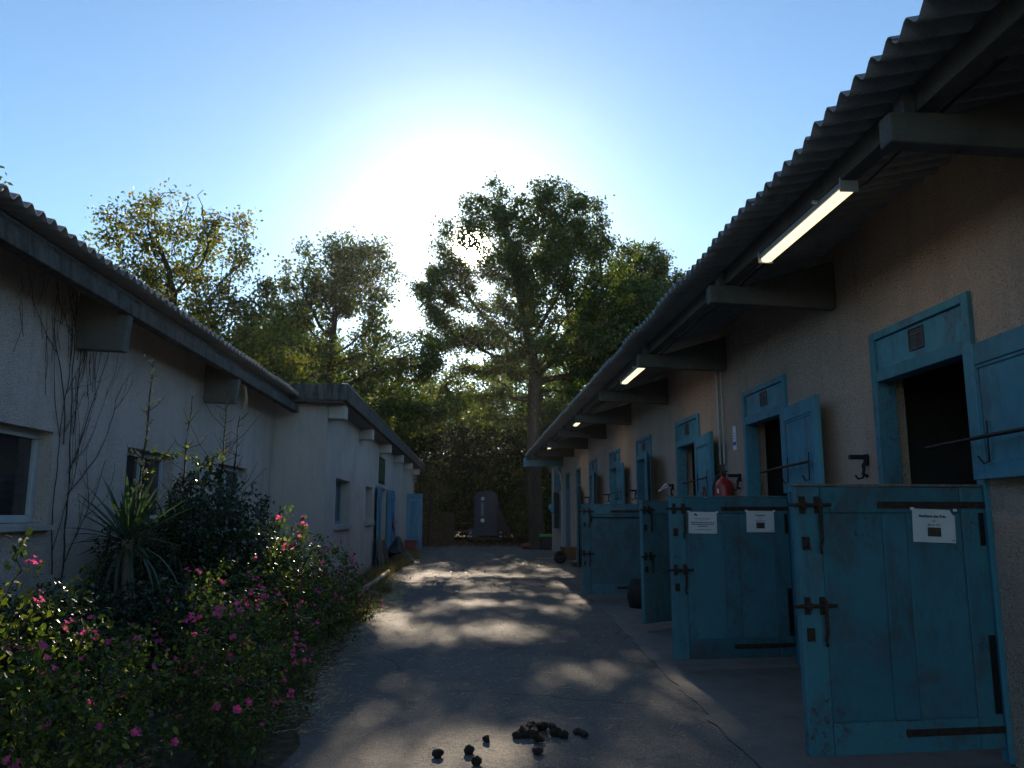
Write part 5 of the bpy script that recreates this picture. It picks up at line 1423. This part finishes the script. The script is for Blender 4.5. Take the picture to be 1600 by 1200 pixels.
# horse trailer
TX, TY = 0.62, 37.5
r = tag(empty('horse_trailer', (TX, TY, 0)), 'dark navy horse trailer with white round stickers parked at the alley end', 'trailer')
W2 = 0.56
prof = [(-W2, 0.42), (W2, 0.42), (W2, 2.15), (W2 - 0.05, 2.32), (W2 - 0.2, 2.45), (0, 2.5), (-W2 + 0.2, 2.45), (-W2 + 0.05, 2.32), (-W2, 2.15)]
MB().prism(prof, 'y', 0, 2.9).build('body', M['navy'], r, bevel=0.02)
MB().prism([(-W2 + 0.06, 0.45), (W2 - 0.06, 0.45), (W2 - 0.06, 2.1), (W2 - 0.16, 2.26), (0, 2.34), (-W2 + 0.16, 2.26), (-W2 + 0.06, 2.1)], 'y', -0.035, -0.003).build('rear_ramp', M['navy'], r, bevel=0.008)
MB().box(-0.16 - 0.055, -0.16 + 0.055, -0.046, -0.036, 1.35, 1.95).build('window_strip', mat_simple('grey_vent_strip', (0.12, 0.14, 0.16), 0.4, 0, 0.1, 5, 0), r)
for z, rr in ((2.13, 0.08), (1.13, 0.09)):
    MB().lathe([(0, 0), (rr, 0), (rr, 0.008), (0, 0.008)], 20, Matrix.Translation((-0.15, -0.036, z)) @ Matrix.Rotation(rad(90), 4, 'X')).build('round_sticker', M['white'], r)
MB().prism([(-0.04, -0.03), (0.04, -0.03), (0.03, 0.02), (0, 0.045), (-0.03, 0.02)], 'y', -0.0475, -0.0445).build('sticker_print', M['ink'], r, (-0.15, 0, 2.13))
for z0, x in ((0.6, 0.14), (0.6, 0.36)):
    MB().box(x, x + 0.02, -0.05, -0.036, 0.5, 2.05).build('door_seam', M['black_iron'], r)
for s in (-1, 1):
    f = MB().prism([(-0.05 + 0.45 * math.cos(a), 0.33 + 0.42 * math.sin(a)) for a in [k * math.pi / 10 for k in range(11)]], 'x', 0, 0.23)
    f.build('fender', M['navy'], r, (s * (W2 + 0.12) - 0.115, 1.4, 0.02), bevel=0.01)
    MB().lathe([(0, -0.09), (0.31, -0.09), (0.33, -0.05), (0.33, 0.05), (0.31, 0.09), (0, 0.09)], 24, Matrix.Rotation(rad(90), 4, 'Y')).build('wheel', M['rubber'], r, (s * (W2 + 0.12), 1.35, 0.33))
    MB().box(s * (W2 + 0.13) - 0.11, s * (W2 + 0.13) + 0.11, -0.02, 0.05, 0.33, 0.68).build('light_cluster', M['navy'], r, bevel=0.02)
    MB().box(s * (W2 + 0.13) - 0.05, s * (W2 + 0.13) + 0.05, -0.035, -0.0205, 0.55, 0.62).build('tail_light', M['lamp_glass'], r, bevel=0.006)
    MB().box(s * (W2 + 0.13) - 0.05, s * (W2 + 0.13) + 0.05, -0.035, -0.0205, 0.38, 0.43).build('tail_light', M['white'], r, bevel=0.006)
MB().box(-0.75, 0.75, -0.04, 0.04, 0.26, 0.36).build('rear_bumper', M['black_iron'], r, bevel=0.008)
MB().prism([(W2 + 0.003, 0.6), (W2 + 0.62, 0.55), (W2 + 0.55, 0.72), (W2 + 0.003, 1.95)], 'y', 0.3, 0.42).build('side_tarp', mat_simple('dark_maroon_tarp', (0.045, 0.02, 0.02), 0.7, 0, 0.3, 3, 0.004), r, bevel=0.01)
MB().tube([(0, 2.9, 0.45), (0, 4.1, 0.45)], 0.05, 8).build('drawbar', M['black_iron'], r)
MB().tube([(0, 3.9, 0.02), (0, 3.9, 0.5)], 0.035, 8).build('jockey_leg', M['black_iron'], r)

# fences at the wood's edge
def fence(x0, x1, y, h, lab, n):
    r = tag(empty('plank_fence', (x0, y, 0)), lab, 'fence')
    w = (x1 - x0) / n
    for i in range(n):
        MB().box(i * w + 0.008, (i + 1) * w - 0.008, -0.012, 0.012, 0.03, h + rnd.uniform(-.04, .04)).build('plank', M['wood_brown'], r)
    for z in (0.35, h - 0.3): MB().box(0, x1 - x0, 0.013, 0.05, z, z + 0.09).build('rail', M['wood_brown'], r)
fence(-2.5, -0.9, 40.0, 1.5, 'dark brown plank fence left of the horse trailer', 12)
r = tag(empty('post_rail_fence', (-2.6, 41.2, 0)), 'sunlit rails of a paddock fence behind the horse trailer', 'fence')
for i in range(6): MB().tube([(i * 1.6, 0, 0), (i * 1.6, 0, 1.15)], 0.05, 8).build('post', M['wood_grey'], r)
for z in (0.55, 0.95): MB().tube([(-0.2, -0.05, z), (8.4, -0.05, z + 0.03)], 0.035, 6).build('rail', M['wood_grey'], r)
# framed forest banner
r = tag(empty('picture_banner', (AX + 0.002, 22.85, 2.30)), 'square picture of green woodland hung above the annex shutters', 'picture')
MB().box(0.002, 0.02, -0.45 * 1.0, 0.95, 0, 0.66).build('panel', M['photo_forest'], r, bevel=0.002)
MB().box(0.0, 0.026, -0.47, 0.97, 0.662, 0.69).box(0.0, 0.026, -0.47, 0.97, -0.03, -0.002).build('frame', M['black_iron'], r)
